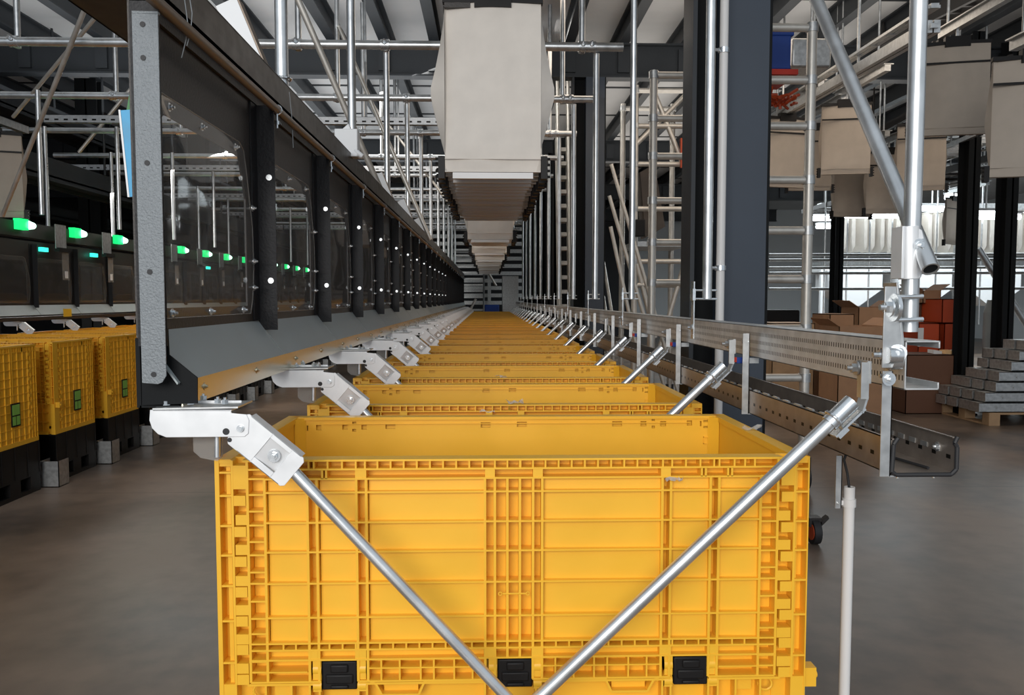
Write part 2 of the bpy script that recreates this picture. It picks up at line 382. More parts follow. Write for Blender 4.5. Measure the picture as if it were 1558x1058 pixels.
    top = [415, 430, 446, 469, 477, 498, 520, 541, 555] + [574 + 20 * k for k in range(9)] + [753, 772]
    for x in top + [791] + [1564 - q for q in top]: f.box(xx(x, 707) - .0018, xx(x, 707) + .0018, .0011, .03, zz(713), zz(700))
    bot = [431, 450] + [501 + 20 * k for k in range(3)] + [578 + 20 * k for k in range(8)]
    for x in bot + [772, 791] + [1564 - q for q in bot]: f.box(xx(x, 981) - .0018, xx(x, 981) + .0018, .0011, .03, zz(986), zz(976))
    for x0, x1 in ((540, 557), (738, 753), (811, 826), (1006, 1021)):
        f.box(xx(x0, 720), xx(x1, 720), .001, .03, zz(727), zz(714)); f.box(xx(x0, 990), xx(x1, 990), .001, .03, zz(1000), zz(987))
    for x0, x1 in ((470, 483), (1080, 1093)): f.box(xx(x0, 990), xx(x1, 990), .001, .03, zz(1000), zz(987))
    for x in (450, 456, 490, 496): 
        for q in (x, 1564 - x): f.box(xx(q, 720) - .002, xx(q, 720) + .002, .0, .03, zz(727), zz(714))
    for s_ in (0, 1):
        for x in (580, 608, 640, 660, 691, 719):
            q = 1564 - x if s_ else x; f.box(xx(q, 1015) - .0018, xx(q, 1015) + .0018, .0011, .03, zz(1033), zz(1001))
        a, c = (558, 738) if not s_ else (825, 1007); f.box(xx(a, 1015), xx(c, 1015), .0005, .03, zz(1015.5), zz(1013.5))
        a, c = (404, 468) if not s_ else (1093, 1156); f.box(xx(a, 1018), xx(c, 1018), .0, .03, zz(1020), zz(1018))
    # round lugs beside the hinges
    for cx in (516, 784, 1051.5):
        for sx in (-1, 1):
            x = xx(cx + sx * 34, 1020)
            for y0, y1 in ((1003, 1032), (1035, 1050)): f.tube((x - .0085, .015, zz((y0 + y1) / 2)), (x + .0085, .015, zz((y0 + y1) / 2)), .0145, 12)
            f.box(x - .0085, x + .0085, .003, .03, zz(1032), zz(1003)); f.box(x - .0085, x + .0085, .003, .03, zz(1050), zz(1035))
    # tapered rib pair, small moulded bar
    f.path([(xx(762 + 3, 904), .001, zz(904)), (xx(800, 904), .001, zz(904))], .0018, 6)
    for x in (761, 803): f.ring((xx(x, 904), .001, zz(904)), (0, 1, 0), .0035, .0013, 12, 6)
    # hinge knuckles of the panel
    for y0 in (781, 826, 873, 917, 961, 1005):
        for sx in (0, 1):
            a, c = (358, 378) if not sx else (1182, 1203); f.box(xx(a, y0), xx(c, y0), .001, .03, zz(y0 + 15.2), zz(y0))
    f.build('front_panel', 'yellow_plastic', t)
    for cx in (516, 784, 1051.5):
        h = MB(); x = xx(cx, 1026)
        h.box(x - .0355, x + .0355, .004, .034, zz(1048), zz(1005)); h.box(x - .018, x + .018, -.001, .006, zz(1021), zz(1009)); h.box(x - .018, x + .018, -.001, .006, zz(1046), zz(1040))
        h.box(x - .028, x + .028, .0, .006, zz(1038), zz(1024))
        h.build('hinge', 'black_plastic', t, 'black plastic hinge block', bevel=.003)
    k = MB(); k.box(-.6, .6, .0, .6, .12, .36)
    for x in (-.6, -.1, .4):
        k.box(x, x + .2, 0, .12, 0, .12); k.box(x, x + .2, .24, .36, 0, .12); k.box(x, x + .2, .48, .6, 0, .12)
    for x in (-.6, .57): k.box(x, x + .03, 0, .6, 0, .03)
    for y in (.0, .15, .3, .45, .59): k.box(-.604, .604, y, y + .01, .13, .35)
    k.build('base', 'black_plastic', t, 'black pallet base')
    lb = MB(); lb.box(.597, .604, .28, .38, .50, .66, 0); lb.box(.6042, .6055, .288, .372, .58, .65, 1); lb.box(.6042, .6055, .288, .325, .51, .57, 1); lb.box(.6042, .6055, .335, .372, .51, .57, 1)
    lb.build('label_holder', ['black_plastic', 'label_green'], t, 'black frame holding green label')
    la = MB(); la.box(.6, .63, .015, .045, .56, .60); la.tube((.6, .03, .58), (.636, .03, .58), .007); la.build('latch', 'yellow_plastic', t)
    return t
NB = 23; PITCH = .82
bin0 = make_bin()
for k in range(1, NB):
    lab = 'yellow folding bin, %s from the near end of the central row' % ORD[k]
    if k == NB - 1: lab = 'farthest yellow folding bin of the central row, near the back steps'
    tree_copy(bin0, (BX, FY + PITCH * k, 0), lab)
for k in range(14):
    c = tree_copy(bin0, (-3.82, 5.18 + PITCH * k, 0), 'yellow folding bin on black base, %s of the left row from its near end' % ORD[k])
    c['group'] = 'yellow bins in the left row'

# ------------------------------------------------------------------ guide frames: bracket, swivel plate, two rods
GY = 1.46
def G(x, y, dy=0): p = P(x, y, GY); return Vector((p.x - BX, dy, p.z))
def make_guide():
    t = thing('guide_frame', 'steel V-shaped guide frame in front of the nearest bin, with white bracket', 'frame', (BX, GY, 0), 'steel V-shaped guide frames along the central row')
    m_ = MB()
    m_.prism([G(228, 624), G(227, 640), G(231, 652), G(240, 661), G(253, 666), G(372, 665), G(378, 660), G(379, 640), G(375, 631), G(352, 629), G(351, 624)], (0, .003, 0))
    m_.prism([G(232, 624), G(352, 624), G(352, 626), G(232, 626)], (0, .06, 0))
    m_.prism([G(232, 616, .06), G(352, 616, .06), G(352, 626, .06), G(232, 626, .06)], (0, .003, 0))
    m_.build('mounting_bracket', 'plate_steel', t, 'white-lit folded steel bracket', bevel=.0008)
    m_ = MB(); m_.prism([G(232, 621.5), G(362, 619), G(362, 621.5), G(232, 624)], (0, .09, 0))
    m_.build('top_plate', 'galvanised', t)
    m_ = MB()
    for x, y in ((247, 619), (281, 619), (323, 617), (337, 617)):
        m_.cut(); c = G(x, y, .03 if x not in (247, 337) else .02); m_.tube(c, c + Vector((0, 0, .008)), .0065, 6); m_.tube(c, c + Vector((0, 0, .012)), .003, 8)
    for x, y in ((256, 617), (289, 617)):
        m_.cut(); c = G(x, y, .07); m_.tube(c, c + Vector((0, 0, .009)), .0065, 6); m_.tube(c, c + Vector((0, 0, .013)), .003, 8)
    m_.cut(); c = G(366, 652); m_.tube(c, c + Vector((0, -.004, 0)), .0065, 20); m_.tube(c, c + Vector((0, -.006, 0)), .0045, 20)
    m_.build('bolt', 'zinc', t)
    c = G(344, 657); MB().tube(c + Vector((0, .0005, 0)), c + Vector((0, -.0006, 0)), .0062, 20).build('pivot_hole', 'black_rubber', t)
    # swivel plate with a pressed-in square window
    a = (G(445, 716) - G(366, 652)).normalized(); n_ = Vector((a.z, 0, -a.x))   # a along the rod, n_ to lower left
    m_ = MB(); O = G(366, 652, -.004 + .006)
    def Q(u, v, dy=0): return O + a * u + n_ * v + Vector((0, dy, 0))
    Lh = .128
    def loop(pts): return [Q(u, v) for u, v in pts]
    # outline, u along the rod, v across: frame built as four bars round the window
    v0, v1 = -.030, .038; w0, w1, u0, u1 = -.020, .026, .052, .098
    m_.prism(loop([(-.012, v0 + .008), (-.004, v0), (u0, v0), (u0, v1), (.0, v1), (-.006, v1 - .006), (-.010, v1 - .016), (-.006, v1 - .022), (-.012, .0)]), (0, .003, 0))
    m_.prism(loop([(u0, v0), (u1, v0), (u1, w0), (u0, w0)]), (0, .003, 0)); m_.prism(loop([(u0, w1), (u1, w1), (u1, v1), (u0, v1)]), (0, .003, 0))
    m_.prism(loop([(u1, v0), (Lh - .006, v0), (Lh, v0 + .006), (Lh, v1 - .006), (Lh - .006, v1), (u1, v1)]), (0, .003, 0))
    m_.add([Q(u0, w0, .002), Q(u1, w0, .012), Q(u1, w1, .012), Q(u0, w1, .002)], [(0, 1, 2, 3)])
    m_.prism(loop([(u0 - .004, w0 - .004), (u1 + .004, w0 - .004), (u1 + .004, w1 + .004), (u0 - .004, w1 + .004)]) , (0, .0, 0)) if False else m_.prism([v + Vector((0, .014, 0)) for v in loop([(u0 - .004, w0 - .006), (u1 + .006, w0 - .006), (u1 + .006, w1 + .006), (u0 - .004, w1 + .006)])], (0, .002, 0))
    m_.add([Q(u1, w0, .003), Q(u1, w1, .003), Q(u1, w1, .014), Q(u1, w0, .014)], [(0, 1, 2, 3)])
    m_.prism(loop([(0, v0), (Lh - .01, v0), (Lh - .01, v0 + .002), (0, v0 + .002)]), (0, .03, 0)); m_.prism(loop([(.02, v1 - .002), (Lh - .01, v1 - .002), (Lh - .01, v1), (.02, v1)]), (0, .03, 0))
    m_.build('swivel_plate', 'plate_steel', t, 'angled steel plate with pressed square window', bevel=.0006)
    m_ = MB(); c = Q((u0 + u1) / 2 + .003, (w0 + w1) / 2, .006); m_.bolt(c, (0, -1, 0), .0075, .006); m_.build('bolt', 'zinc', t)
    c = Q(-.002, v1 - .008, 0); MB().tube(c + Vector((0, .001, 0)), c + Vector((0, -.0006, 0)), .0042, 16).build('plate_hole', 'black_rubber', t)
    # clear plastic flap and spacer
    m_ = MB(); m_.prism([G(284, 664, .03), G(330, 664, .03), G(330, 700, .03), G(322, 707, .03), G(296, 702, .03), G(285, 692, .03)], (0, .003, 0)); m_.build('plastic_flap', 'clear_plastic', t, 'clear plastic flap')
    MB().tube(G(325, 664, .02), G(325, 699, .02), .0055, 12).build('spacer', 'galvanised_tube', t)
    J = G(795, 1090, .0)
    A0 = Q(Lh - .012, .004, .012); MB().tube(A0, J + Vector((0, .01, 0)), .0112, 20).build('rod', 'galvanised_tube', t)
    B1 = G(1300, 614, .012); d = (B1 - J).normalized()
    MB().tube(J + Vector((0, .01, 0)), B1, .0125, 20, hollow=.0025).build('rod', 'galvanised_tube', t)
    MB().tube(J + Vector((0, -.02, 0)), J + Vector((0, .035, 0)), .022, 20).build('rod_joint', 'zinc', t)
    m_ = MB(); c = B1 - d * .045; m_.tube(B1 - d * .058, B1 + d * .002, .0165, 20, hollow=.003); s_ = Vector((d.z, 0, -d.x))
    m_.ring(c, d, .019, .0028, 20, 8)
    m_.obox(B1 - d * .03 + s_ * .022, d, (0, 1, 0), s_, .038, .014, .002); m_.obox(B1 - d * .052 + s_ * .026, d, (0, 1, 0), s_, .012, .010, .006)
    m_.build('clamp_sleeve', 'zinc', t)
    m_ = MB(); h0 = B1 - d * .0 + s_ * .022; h1 = G(1326, 606, .03); h2 = G(1326, 562, .03)
    ax = (h1 - h0).normalized(); m_.obox((h0 + h1) / 2 + Vector((0, -.0, 0)), h1 - h0, (0, 1, 0), (h1 - h0).cross(Vector((0, 1, 0))), (h1 - h0).length / 2 + .002, .016, .002)
    m_.box(h2.x - .003, h2.x + .001, .01, .05, h1.z - .004, h2.z + .014)
    m_.box(h2.x - .014, h2.x + .001, .010, .0125, h1.z - .003, h2.z + .012); m_.box(h2.x + .001, h2.x + .004, .008, .06, h2.z - .028, h2.z + .014)
    m_.bolt(h2 + Vector((-.004, .02, -.002)), (-1, 0, 0), .009, .012)
    m_.build('hook_bracket', 'galvanised', t)
    return t
guide0 = make_guide()
for k in range(1, NB):
    tree_copy(guide0, (BX, GY + PITCH * k, 0), 'steel guide frame with rods, %s from the near end, before the %s bin' % (ORD[k], ORD[k]), skip=('bolt', 'pivot_hole', 'plate_hole') if k > 9 else ())
for k in range(14):
    c = tree_copy(guide0, (-3.80, 5.05 + PITCH * k, -.0), 'small steel bracket over the %s bin of the left row' % ORD[k], skip=('rod', 'rod_joint', 'clamp_sleeve', 'hook_bracket', 'plastic_flap'))
    c['group'] = 'steel brackets above the left row of bins'; c['category'] = 'bracket'

# ------------------------------------------------------------------ dark put-wall modules (plane X = XP)
XP = -.630; MP = .76; MY = 1.46; NM = 25
def make_module():
    t = thing('wall_module', 'nearest dark steel wall module, with bulging clear window and sloped grey ledge', 'panel', (XP, MY, 1.17), 'dark steel wall modules left of the central row')
    z = lambda a: a - 1.17
    # panel with window opening (bars round it)
    m_ = MB(); y0, y1, zb, zt = .11, .66, z(1.352), z(1.73)
    m_.box(-.004, 0, .0, y0, z(1.30), z(1.92)); m_.box(-.004, 0, y1, MP, z(1.30), z(1.92)); m_.box(-.004, 0, y0, y1, z(1.30), zb); m_.box(-.004, 0, y0, y1, zt, z(1.92))
    m_.prism([(-.004, y1 - .05, zt), (-.004, y1, zt), (-.004, y1, zt - .10)], (.004, 0, 0))
    m_.prism([(-.004, y0, zt), (-.004, y0 + .03, zt), (-.004, y0, zt - .03)], (.004, 0, 0))
    m_.build('panel', 'dark_metal', t)
    # fin post
    m_ = MB(); m_.box(.001, .052, -.004, 0, z(1.285), z(1.893))
    m_.build('post', 'post_black', t)
    for q in (0, MP - .055): MB().box(.0005, .005, q, q + .05, z(1.312), z(1.893)).build('post_flange', 'post_black', t)
    # clear sheet, bowed outwards
    out = [(.07, 1.355), (.06, 1.40), (.06, 1.70), (.075, 1.745), (.105, 1.765), (.60, 1.765), (.635, 1.75), (.655, 1.70), (.70, 1.56), (.705, 1.45), (.69, 1.37), (.67, 1.332), (.10, 1.332)]
    m_ = MB(); cy, cz = .38, 1.55; n = len(out)
    rings = []
    for f_, dx in ((1, .004), (.9, .010), (.5, .013), (.15, .014)):
        rings.append([(dx, cy + (a - cy) * f_, z(cz + (b - cz) * f_)) for a, b in out])
    vs = [p for r in rings for p in r] + [(.0145, cy, z(cz))]; fs = []
    for r in range(3):
        for i in range(n): j = (i + 1) % n; fs.append((r * n + i, r * n + j, (r + 1) * n + j, (r + 1) * n + i))
    for i in range(n): fs.append((3 * n + i, 3 * n + (i + 1) % n, 4 * n))
    m_.add(vs, fs); m_.build('window_sheet', 'clear_sheet', t, 'clear bowed plastic sheet')
    m_ = MB(); m_.path([(.005, a, z(b)) for a, b in out + out[:1]], .0013, 6); m_.build('sheet_edge', 'clear_plastic', t)
    m_ = MB()
    for a, b in ((.15, 1.745), (.33, 1.745), (.56, 1.745), (.14, 1.342), (.36, 1.342), (.60, 1.342), (.695, 1.61), (.70, 1.47), (.698, 1.40)):
        m_.bolt((.006, a, z(b)), (1, 0, 0), .0055, .007)
    for b in (1.42, 1.70): m_.bolt((.036, -.004, z(b)), (0, -1, 0), .005, .004)
    m_.build('bolt', 'zinc', t)
    m_ = MB(); m_.add([(.0, .004, z(1.310)), (.067, .004, z(1.217)), (.067, MP - .004, z(1.217)), (.0, MP - .004, z(1.310)), (.0, .004, z(1.307)), (.065, .004, z(1.214)), (.065, MP - .004, z(1.214)), (.0, MP - .004, z(1.307))],
        [(0, 1, 2, 3), (7, 6, 5, 4), (0, 4, 5, 1), (3, 2, 6, 7), (1, 5, 6, 2)])
    m_.build('ledge', 'ledge_grey', t, 'sloped grey sheet ledge')
    return t
mod0 = make_module()
for k in range(1, NM):
    tree_copy(mod0, (XP, MY + MP * k, 1.17), 'dark steel wall module left of the central row, %s from the near end' % ORD[k], skip=('bolt',) if k > 13 else ())
for k in range(19):
    c = tree_copy(mod0, (-4.36, 6.3 + MP * k, 1.17), 'dark wall module behind the left row of bins, %s from the near end' % ORD[k], skip=('bolt',))
    c['group'] = 'dark steel wall modules behind the left row'
YE = MY + MP * NM
# end post: hammered grey flange
m_ = MB(); pz = lambda x, y: P(x, y, 1.442)
m_.prism([pz(200, 20), pz(240, 21), pz(253, 572), pz(247, 582), pz(240, 585), pz(216, 583)], (0, .003, 0)); m_.prism([pz(200, 20), pz(240, 21), pz(240, 17), pz(200, 16)], (0, .01, 0))
e = m_.build('end_post', 'hammer_grey', label='textured grey metal end post of the dark wall with bolt holes', cat='post', bevel=.0006)
m_ = MB()
for x, y in ((217, 37), (218, 88), (224, 248), (228, 414), (234, 570)):
    m_.cut(); c = pz(x, y) - Vector(e.location); m_.tube(c + Vector((0, .0005, 0)), c + Vector((0, -.0012, 0)), .0048, 14)
m_.build('bolt_hole', 'black_rubber', e)
m_ = MB(); q = lambda x, y: P(x, y, 1.475)
m_.prism([q(214, 500), q(255, 500), q(257, 540), q(300, 575), q(300, 614), q(216, 617)], (0, .004, 0)); m_.box(-.64, -.568, 1.48, YE, 1.17, 1.174); m_.box(-.645, -.637, 1.48, YE, 1.17, 1.298)
m_.build('end_plate', 'column_black', label='black end plate and bottom closing sheet under the sloped ledge', cat='plate')
m_ = MB(); m_.box(-.566, -.563, 1.485, YE, 1.172, 1.217); m_.box(-.60, -.563, 1.485, YE, 1.170, 1.172)
for k in range(NM):
    for dy in (.14, .5): m_.bolt((-.563, MY + MP * k + dy, 1.196), (1, 0, 0), .005, .004)
m_.build('edge_rail', 'bright_rail', label='long shiny steel edge rail under the sloped grey ledge', cat='rail')
m_ = MB().tube((-.578, 1.30, 1.889), (-.578, YE, 1.889), .011, 14)
e = m_.build('air_pipe', 'pipe_brown', label='long brown pipe along the top of the nearer dark wall', cat='pipe')
for k in range(1, NM):
    y = MY + MP * k + .03; m_ = MB(); o_ = Vector(e.location)
    c = Vector((-.578, y, 1.889)) - o_; m_.ring(c, (0, 1, 0), .013, .002, 12, 6); m_.tube(c, c + Vector((0, 0, -.05)), .003, 8); m_.tube(c + Vector((0, 0, -.03)), c + Vector((0, 0, -.04)), .006, 6)
    m_.build('pipe_clip', 'zinc', e)
m_ = MB(); m_.box(-.78, -.596, 1.40, YE, 1.925, 1.93); m_.box(-.600, -.596, 1.40, YE, 1.925, 2.005); m_.box(-.78, -.776, 1.40, YE, 1.925, 2.005); m_.box(-.635, -.596, 1.40, YE, 2.003, 2.007)
m_.build('wall_conveyor', 'chain_dark', label='dark conveyor channel with punched edge on top of the nearer wall', cat='conveyor')
MB().box(-.636, -.622, 1.50, YE, 1.893, 1.925).build('top_rail', 'dark_metal', label='dark top rail between nearer wall modules and conveyor channel', cat='rail')
# back wall of the module interior, thin wires
for i, (pts) in enumerate(([(280, -5), (286, 40), (283, 60), (276, 88)], [(288, -5), (292, 20), (290, 48), (284, 70)], [(418, 130), (424, 150), (420, 175), (428, 190)], [(440, 140), (444, 180), (446, 225)])):
    y = 1.62 if i < 2 else 2.45
    MB().path([P(a, b, y) for a, b in pts], .0012, 6).build('loose_wire', 'galvanised', label=['curved thin wire end hanging over the brown pipe, leftmost', 'straight thin wire hanging over the brown pipe beside the curved one', 'short wire loop behind the white plate', 'thin wire dangling past the third post'][i], cat='wire')
# white gusset plates and junction box on the conveyor
def gusset(y, lab):
    s_ = y / 2.35; b0 = Vector((-.645, y, 2.008))
    m_ = MB(); m_.prism([b0 + Vector(v) for v in ((-.10, 0, .165), (-.045, 0, .19), (.025, 0, .015), (.02, 0, 0), (-.03, 0, 0), (-.05, 0, .05))], (0, .003, 0), 0)
    m_.prism([b0 + Vector(v) for v in ((-.045, .003, .19), (.025, .003, .015), (.03, .003, .015), (-.04, .003, .19))], (0, .05, 0), 1)
    m_.build('gusset_plate', ['white_paint', 'pipe_brown'], label=lab, cat='plate', group='white gusset plates on the wall conveyor')
gusset(2.27, 'large white slanted plate standing on the wall conveyor, nearest')
gusset(5.3, 'white slanted plate on the wall conveyor beyond the white box')
gusset(6.7, 'second white slanted plate beyond the white box on the wall conveyor')
gusset(8.2, 'third white slanted plate beyond the white box on the wall conveyor')
m_ = MB(); a = P(509, 238, 3.55); m_.box(a.x, a.x + .10, 3.55, 3.62, a.z, a.z + .12); m_.prism([Vector((a.x + .02, 3.56, a.z + .11)), Vector((a.x + .06, 3.56, a.z + .145)), Vector((a.x + .075, 3.56, a.z + .11))], (0, .05, 0)); m_.tube((a.x + .085, 3.56, a.z + .03), (a.x + .12, 3.56, a.z), .012, 10)
m_.box(a.x + .01, a.x + .05, 3.57, 3.6, 2.005, a.z)
m_.build('junction_box', 'white_paint', label='small white box mounted on top of the wall conveyor', cat='box', bevel=.004)
# hanging poster sheets behind the end post
m_ = MB(); m_.prism([P(181, 168, 1.56), P(214, 166, 1.56), P(214, 298, 1.56), P(195, 300, 1.56)], (0, .002, 0), 0); m_.prism([P(180, 167, 1.559), P(183, 167, 1.559), P(197, 300, 1.559), P(194, 300, 1.559)], (0, .004, 0), 1)
m_.build('blue_sheet', ['sky_blue', 'white_paint'], label='bright blue printed sheet with white edge hanging behind the grey end post', cat='sheet')
MB().prism([P(199, 130, 1.58), P(214, 128, 1.58), P(214, 170, 1.58), P(192, 170, 1.58)], (0, .002, 0)).build('green_sheet', 'leaf_green', label='green leaf-patterned sheet above the blue sheet', cat='sheet')

# second wall: lamp rail, lamps, plates
m_ = MB(); m_.box(-4.48, -4.34, 6.3, 20.8, 1.95, 2.09); e = m_.build('lamp_rail', 'dark_metal', label='dark lamp rail on top of the wall behind the left row', cat='rail')
MB().box(-4.40, -4.285, 6.3, 20.8, 1.165, 1.20).build('lower_rail', 'dark_metal', label='black lower rail of the wall behind the left row', cat='rail')
for k in range(13):
    y = 7.67 + .97 * k
    t = thing('indicator_lamp', 'lit green indicator lamp, %s on the rail behind the left row' % ORD[k], 'lamp', (-4.285, y, 2.06), 'green indicator lamps on the lamp rail')
    m_ = MB(); m_.box(-.06, .0, -.16, -.02, -.05, .05); m_.build('lamp_block', 'green_lamp', t)
    m_ = MB(); m_.tube((-.02, -.02, 0), (-.02, .09, 0), .045, 12, r2=.03); m_.build('lamp_dome', 'green_lamp_core', t)
    if k:
        pass
    t = thing('hanging_plate', 'grey hanging plate %s along the lamp rail, between green lamps' % ORD[k], 'plate', (-4.28, y + .42, 1.82), 'grey plates hanging from the lamp rail')
    MB().box(0, .006, 0, .2, .05, .29).build('plate', 'galvanised', t); MB().box(-.02, .03, .02, .24, .02, .06).build('clip', 'black_plastic', t)
    m_ = MB(); m_.box(.0, .004, .12, .24, -.26, .02); m_.build('plastic_pocket', 'clear_plastic', t)
    m_ = MB(); m_.box(.004, .008, .16, .21, -.24, -.17); m_.build('paper', 'white_paint', t)
for k, y in enumerate((7.9, 8.9, 12.5)):
    MB().box(-4.34, -4.31, y, y + .12, 1.83, 1.87).build('cyan_display', 'cyan_lamp', label='small %s cyan-lit display below the lamp rail' % ('nearest', 'middle', 'farthest')[k], cat='display')
MB().box(-4.28, -4.275, 8.2, 8.35, 1.19, 1.27).build('yellow_tag', 'yellow_tape', label='yellow tag stuck on the black lower rail', cat='tag')
for k in range(14):
    m_ = MB(); y = 5.18 + PITCH * k + .66
    m_.box(-3.26, -3.12, y, y + .006, 0, .19); m_.box(-3.26, -3.255, y, y + .14, 0, .19); m_.box(-3.125, -3.12, y, y + .14, 0, .19); m_.box(-3.26, -3.12, y, y + .14, 0, .006)
    m_.build('floor_guide', 'galvanised', label='galvanised guide bracket on the floor after the %s left-row bin' % ORD[k], cat='bracket', group='floor guides beside the left row')

# ------------------------------------------------------------------ right rail, tray
RX = .777; RYE = 23.0
m_ = MB(); z0, z1 = 1.20, 1.292
m_.box(RX, RX + .003, 1.46, RYE, z0, z1); m_.box(RX, RX + .066, 1.46, RYE, z1 - .003, z1); m_.box(RX, RX + .066, 1.46, RYE, z0, z0 + .003); m_.box(RX + .063, RX + .066, 1.46, RYE, z1 - .014, z1); m_.box(RX + .063, RX + .066, 1.46, RYE, z0, z0 + .014)
m_.build('c_rail', 'rail_steel', label='long perforated galvanised C-channel rail right of the bins', cat='rail', bevel=.0008)
TX0, TX1, tz0, tz1 = .760, .886, 1.038, 1.106
m_ = MB(); m_.box(TX0, TX0 + .002, 1.47, RYE, tz0, tz1); m_.box(TX1 - .002, TX1, 1.47, RYE, tz0, tz1 + .003); m_.box(TX0, TX1, 1.47, RYE, tz0, tz0 + .002)
m_.box(TX0, TX0 + .008, 1.47, RYE, tz1 - .002, tz1); m_.box(TX1 - .008, TX1, 1.47, RYE, tz1 + .001, tz1 + .003)
e = m_.build('cable_tray', 'tray_steel', label='open galvanised cable tray hanging below the right rail', cat='tray'); o_ = Vector(e.location)
m_ = MB(); pts = [Vector(v) - o_ for v in ((TX0 + .012, 1.468, tz1 + .002), (TX0 + .004, 1.468, tz1 - .01), (TX0 + .002, 1.468, tz0 + .006), (TX0 + .010, 1.468, tz0), (TX1 - .01, 1.468, tz0), (TX1, 1.468, tz0 + .01), (TX1, 1.468, tz1 - .015), (TX1 - .005, 1.468, tz1 - .008), (TX1, 1.468, tz1 + .004))]
m_.path(pts, .0042, 8); m_.build('edge_trim', 'black_rubber', e)
m_ = MB(); pts = [(TX0 + .004, 1.6, tz1 - .003), (TX0 + .004, 1.6, tz1)]
for k in range(60):
    y = 1.62 + .075 * k; pts += [(TX0 + .004, y, tz1), (TX0 + .004, y + .004, tz1 + .004), (TX0 + .004, y + .04, tz1 + .004), (TX0 + .004, y + .044, tz1)]
pts += [(TX0 + .004, 6.2, tz1), (TX0 + .004, 6.2, tz1 - .003)]
m_.prism([Vector(v) - o_ for v in pts], (.006, 0, 0)); m_.build('serrated_strip', 'galvanised', e)
m_ = MB()
for x, y in ((TX0 + .03, 1.5), (TX1 - .025, 1.5)): m_.bolt(Vector((x, y, tz0)) - o_, (0, 0, -1), .005, .008)
m_.bolt(Vector((TX1 - .002, 1.53, 1.08)) - o_, (-1, 0, 0), .006, .006); m_.build('bolt', 'zinc', e)
m_ = MB()
for k in range(12): m_.cut(); m_.box(TX1 - .0035, TX1 - .0025, 1.52 + .045 * k, 1.545 + .045 * k, 1.073, 1.083)
m_.v = [tuple(Vector(v) - o_) for v in m_.v]; m_.build('slot', 'galvanised', e)
MB().path([(TX0 + .02, 1.50, 1.075), (.80, 1.56, 1.065), (.82, 1.7, 1.050), (.81, 2.0, 1.045), (.83, 3.0, 1.045), (.82, 5, 1.045)], .0045, 8).build('cable', 'black_rubber', label='black cable lying in the open end of the cable tray', cat='cable')
MB().path([(.85, 1.50, 1.044), (.83, 1.62, 1.044), (.81, 1.8, 1.044)], .003, 8).build('cable', 'black_rubber', label='thin short cable on the bottom of the cable tray end', cat='cable')
# hangers between rail and tray
for k in range(14):
    y = 1.468 + PITCH * k
    t = thing('tray_hanger', 'flat steel strip hanger joining rail and tray, %s from the near end' % ORD[k], 'bracket', (.757, y, tz0), 'flat steel hangers between rail and tray')
    m_ = MB(); m_.box(-.0, .002, .0, .024, -.003, 1.27 - tz0 if k else 1.235 - tz0); m_.box(-.018, .002, .0, .002, -.003, 1.27 - tz0 if k else 1.235 - tz0); m_.box(0, .05, 0, .024, -.004, -.001)
    m_.build('strip', 'galvanised', t)
    m_ = MB(); m_.bolt((-.001, .012, 1.245 - tz0 if k else 1.225 - tz0), (-1, 0, 0), .008, .01); m_.build('bolt', 'zinc', t)
    if k in (1, 2, 3):
        t = thing('sensor', 'small blue and red sensor on a bracket under the rail, %s' % ('nearest', 'middle', 'farthest')[k - 1], 'sensor', (.738, y + .04, 1.192), 'blue sensors under the right rail')
        MB().box(-.005, .022, -.004, .01, -.012, .006).build('sensor_body', 'blue', t, bevel=.002); MB().box(-.024, -.005, -.004, .01, -.008, .006).build('sensor_window', 'red', t)
        MB().box(.02, .062, .0, .003, -.012, .004).build('sensor_bracket', 'galvanised', t)
# near end plate with pipe clamps
t = thing('end_hanger', 'galvanised end plate holding the near end of the right rail and pipe', 'bracket', (.74, 1.45, 1.2))
m_ = MB(); g = lambda x, y, Y=1.448: P(x, y, Y) - Vector((.74, 1.45, 1.2))
m_.prism([g(1347, 436), g(1364, 436), g(1372, 520), g(1371, 560), g(1342, 560), g(1344, 500)], (0, .003, 0)); m_.prism([g(1364, 430), g(1367, 430), g(1376, 520), g(1374, 562), g(1370, 562), g(1372, 520)], (0, .05, 0))
m_.build('plate', 'galvanised', t, bevel=.0006)
m_ = MB(); c = g(1356, 465, 1.44); m_.tube(c, c + Vector((.02, 0, 0)), .0, 24, r2=.0) if False else None
m_.cut(); m_.tube(g(1358, 468, 1.45), g(1363, 468, 1.45), .026, 28); m_.bolt(g(1355, 468, 1.45), (-1, 0, 0), .011, .012); m_.cut(); m_.tube(g(1352, 545, 1.46), g(1368, 545, 1.46), .022, 24); m_.bolt(g(1350, 540, 1.46), (-1, 0, 0), .010, .016)
m_.build('washer_disc', 'zinc', t)
m_ = MB(); m_.cut(); m_.tube(g(1350, 541, 1.445), g(1370, 541, 1.445), .015, 20); m_.bolt(g(1366, 537, 1.445), (-.6, -1, 0), .010, .01); m_.bolt(g(1352, 577, 1.45), (0, -1, 0), .008, .008); m_.build('bolt', 'zinc', t)
m_ = MB()
for y in (452, 487): m_.cut(); m_.tube(g(1366, y, 1.445), g(1404, y - 1, 1.445), .0042, 10); m_.cut(); m_.tube(g(1366, y, 1.505), g(1404, y - 1, 1.505), .0042, 10)
m_.build('u_bolt', 'zinc', t)
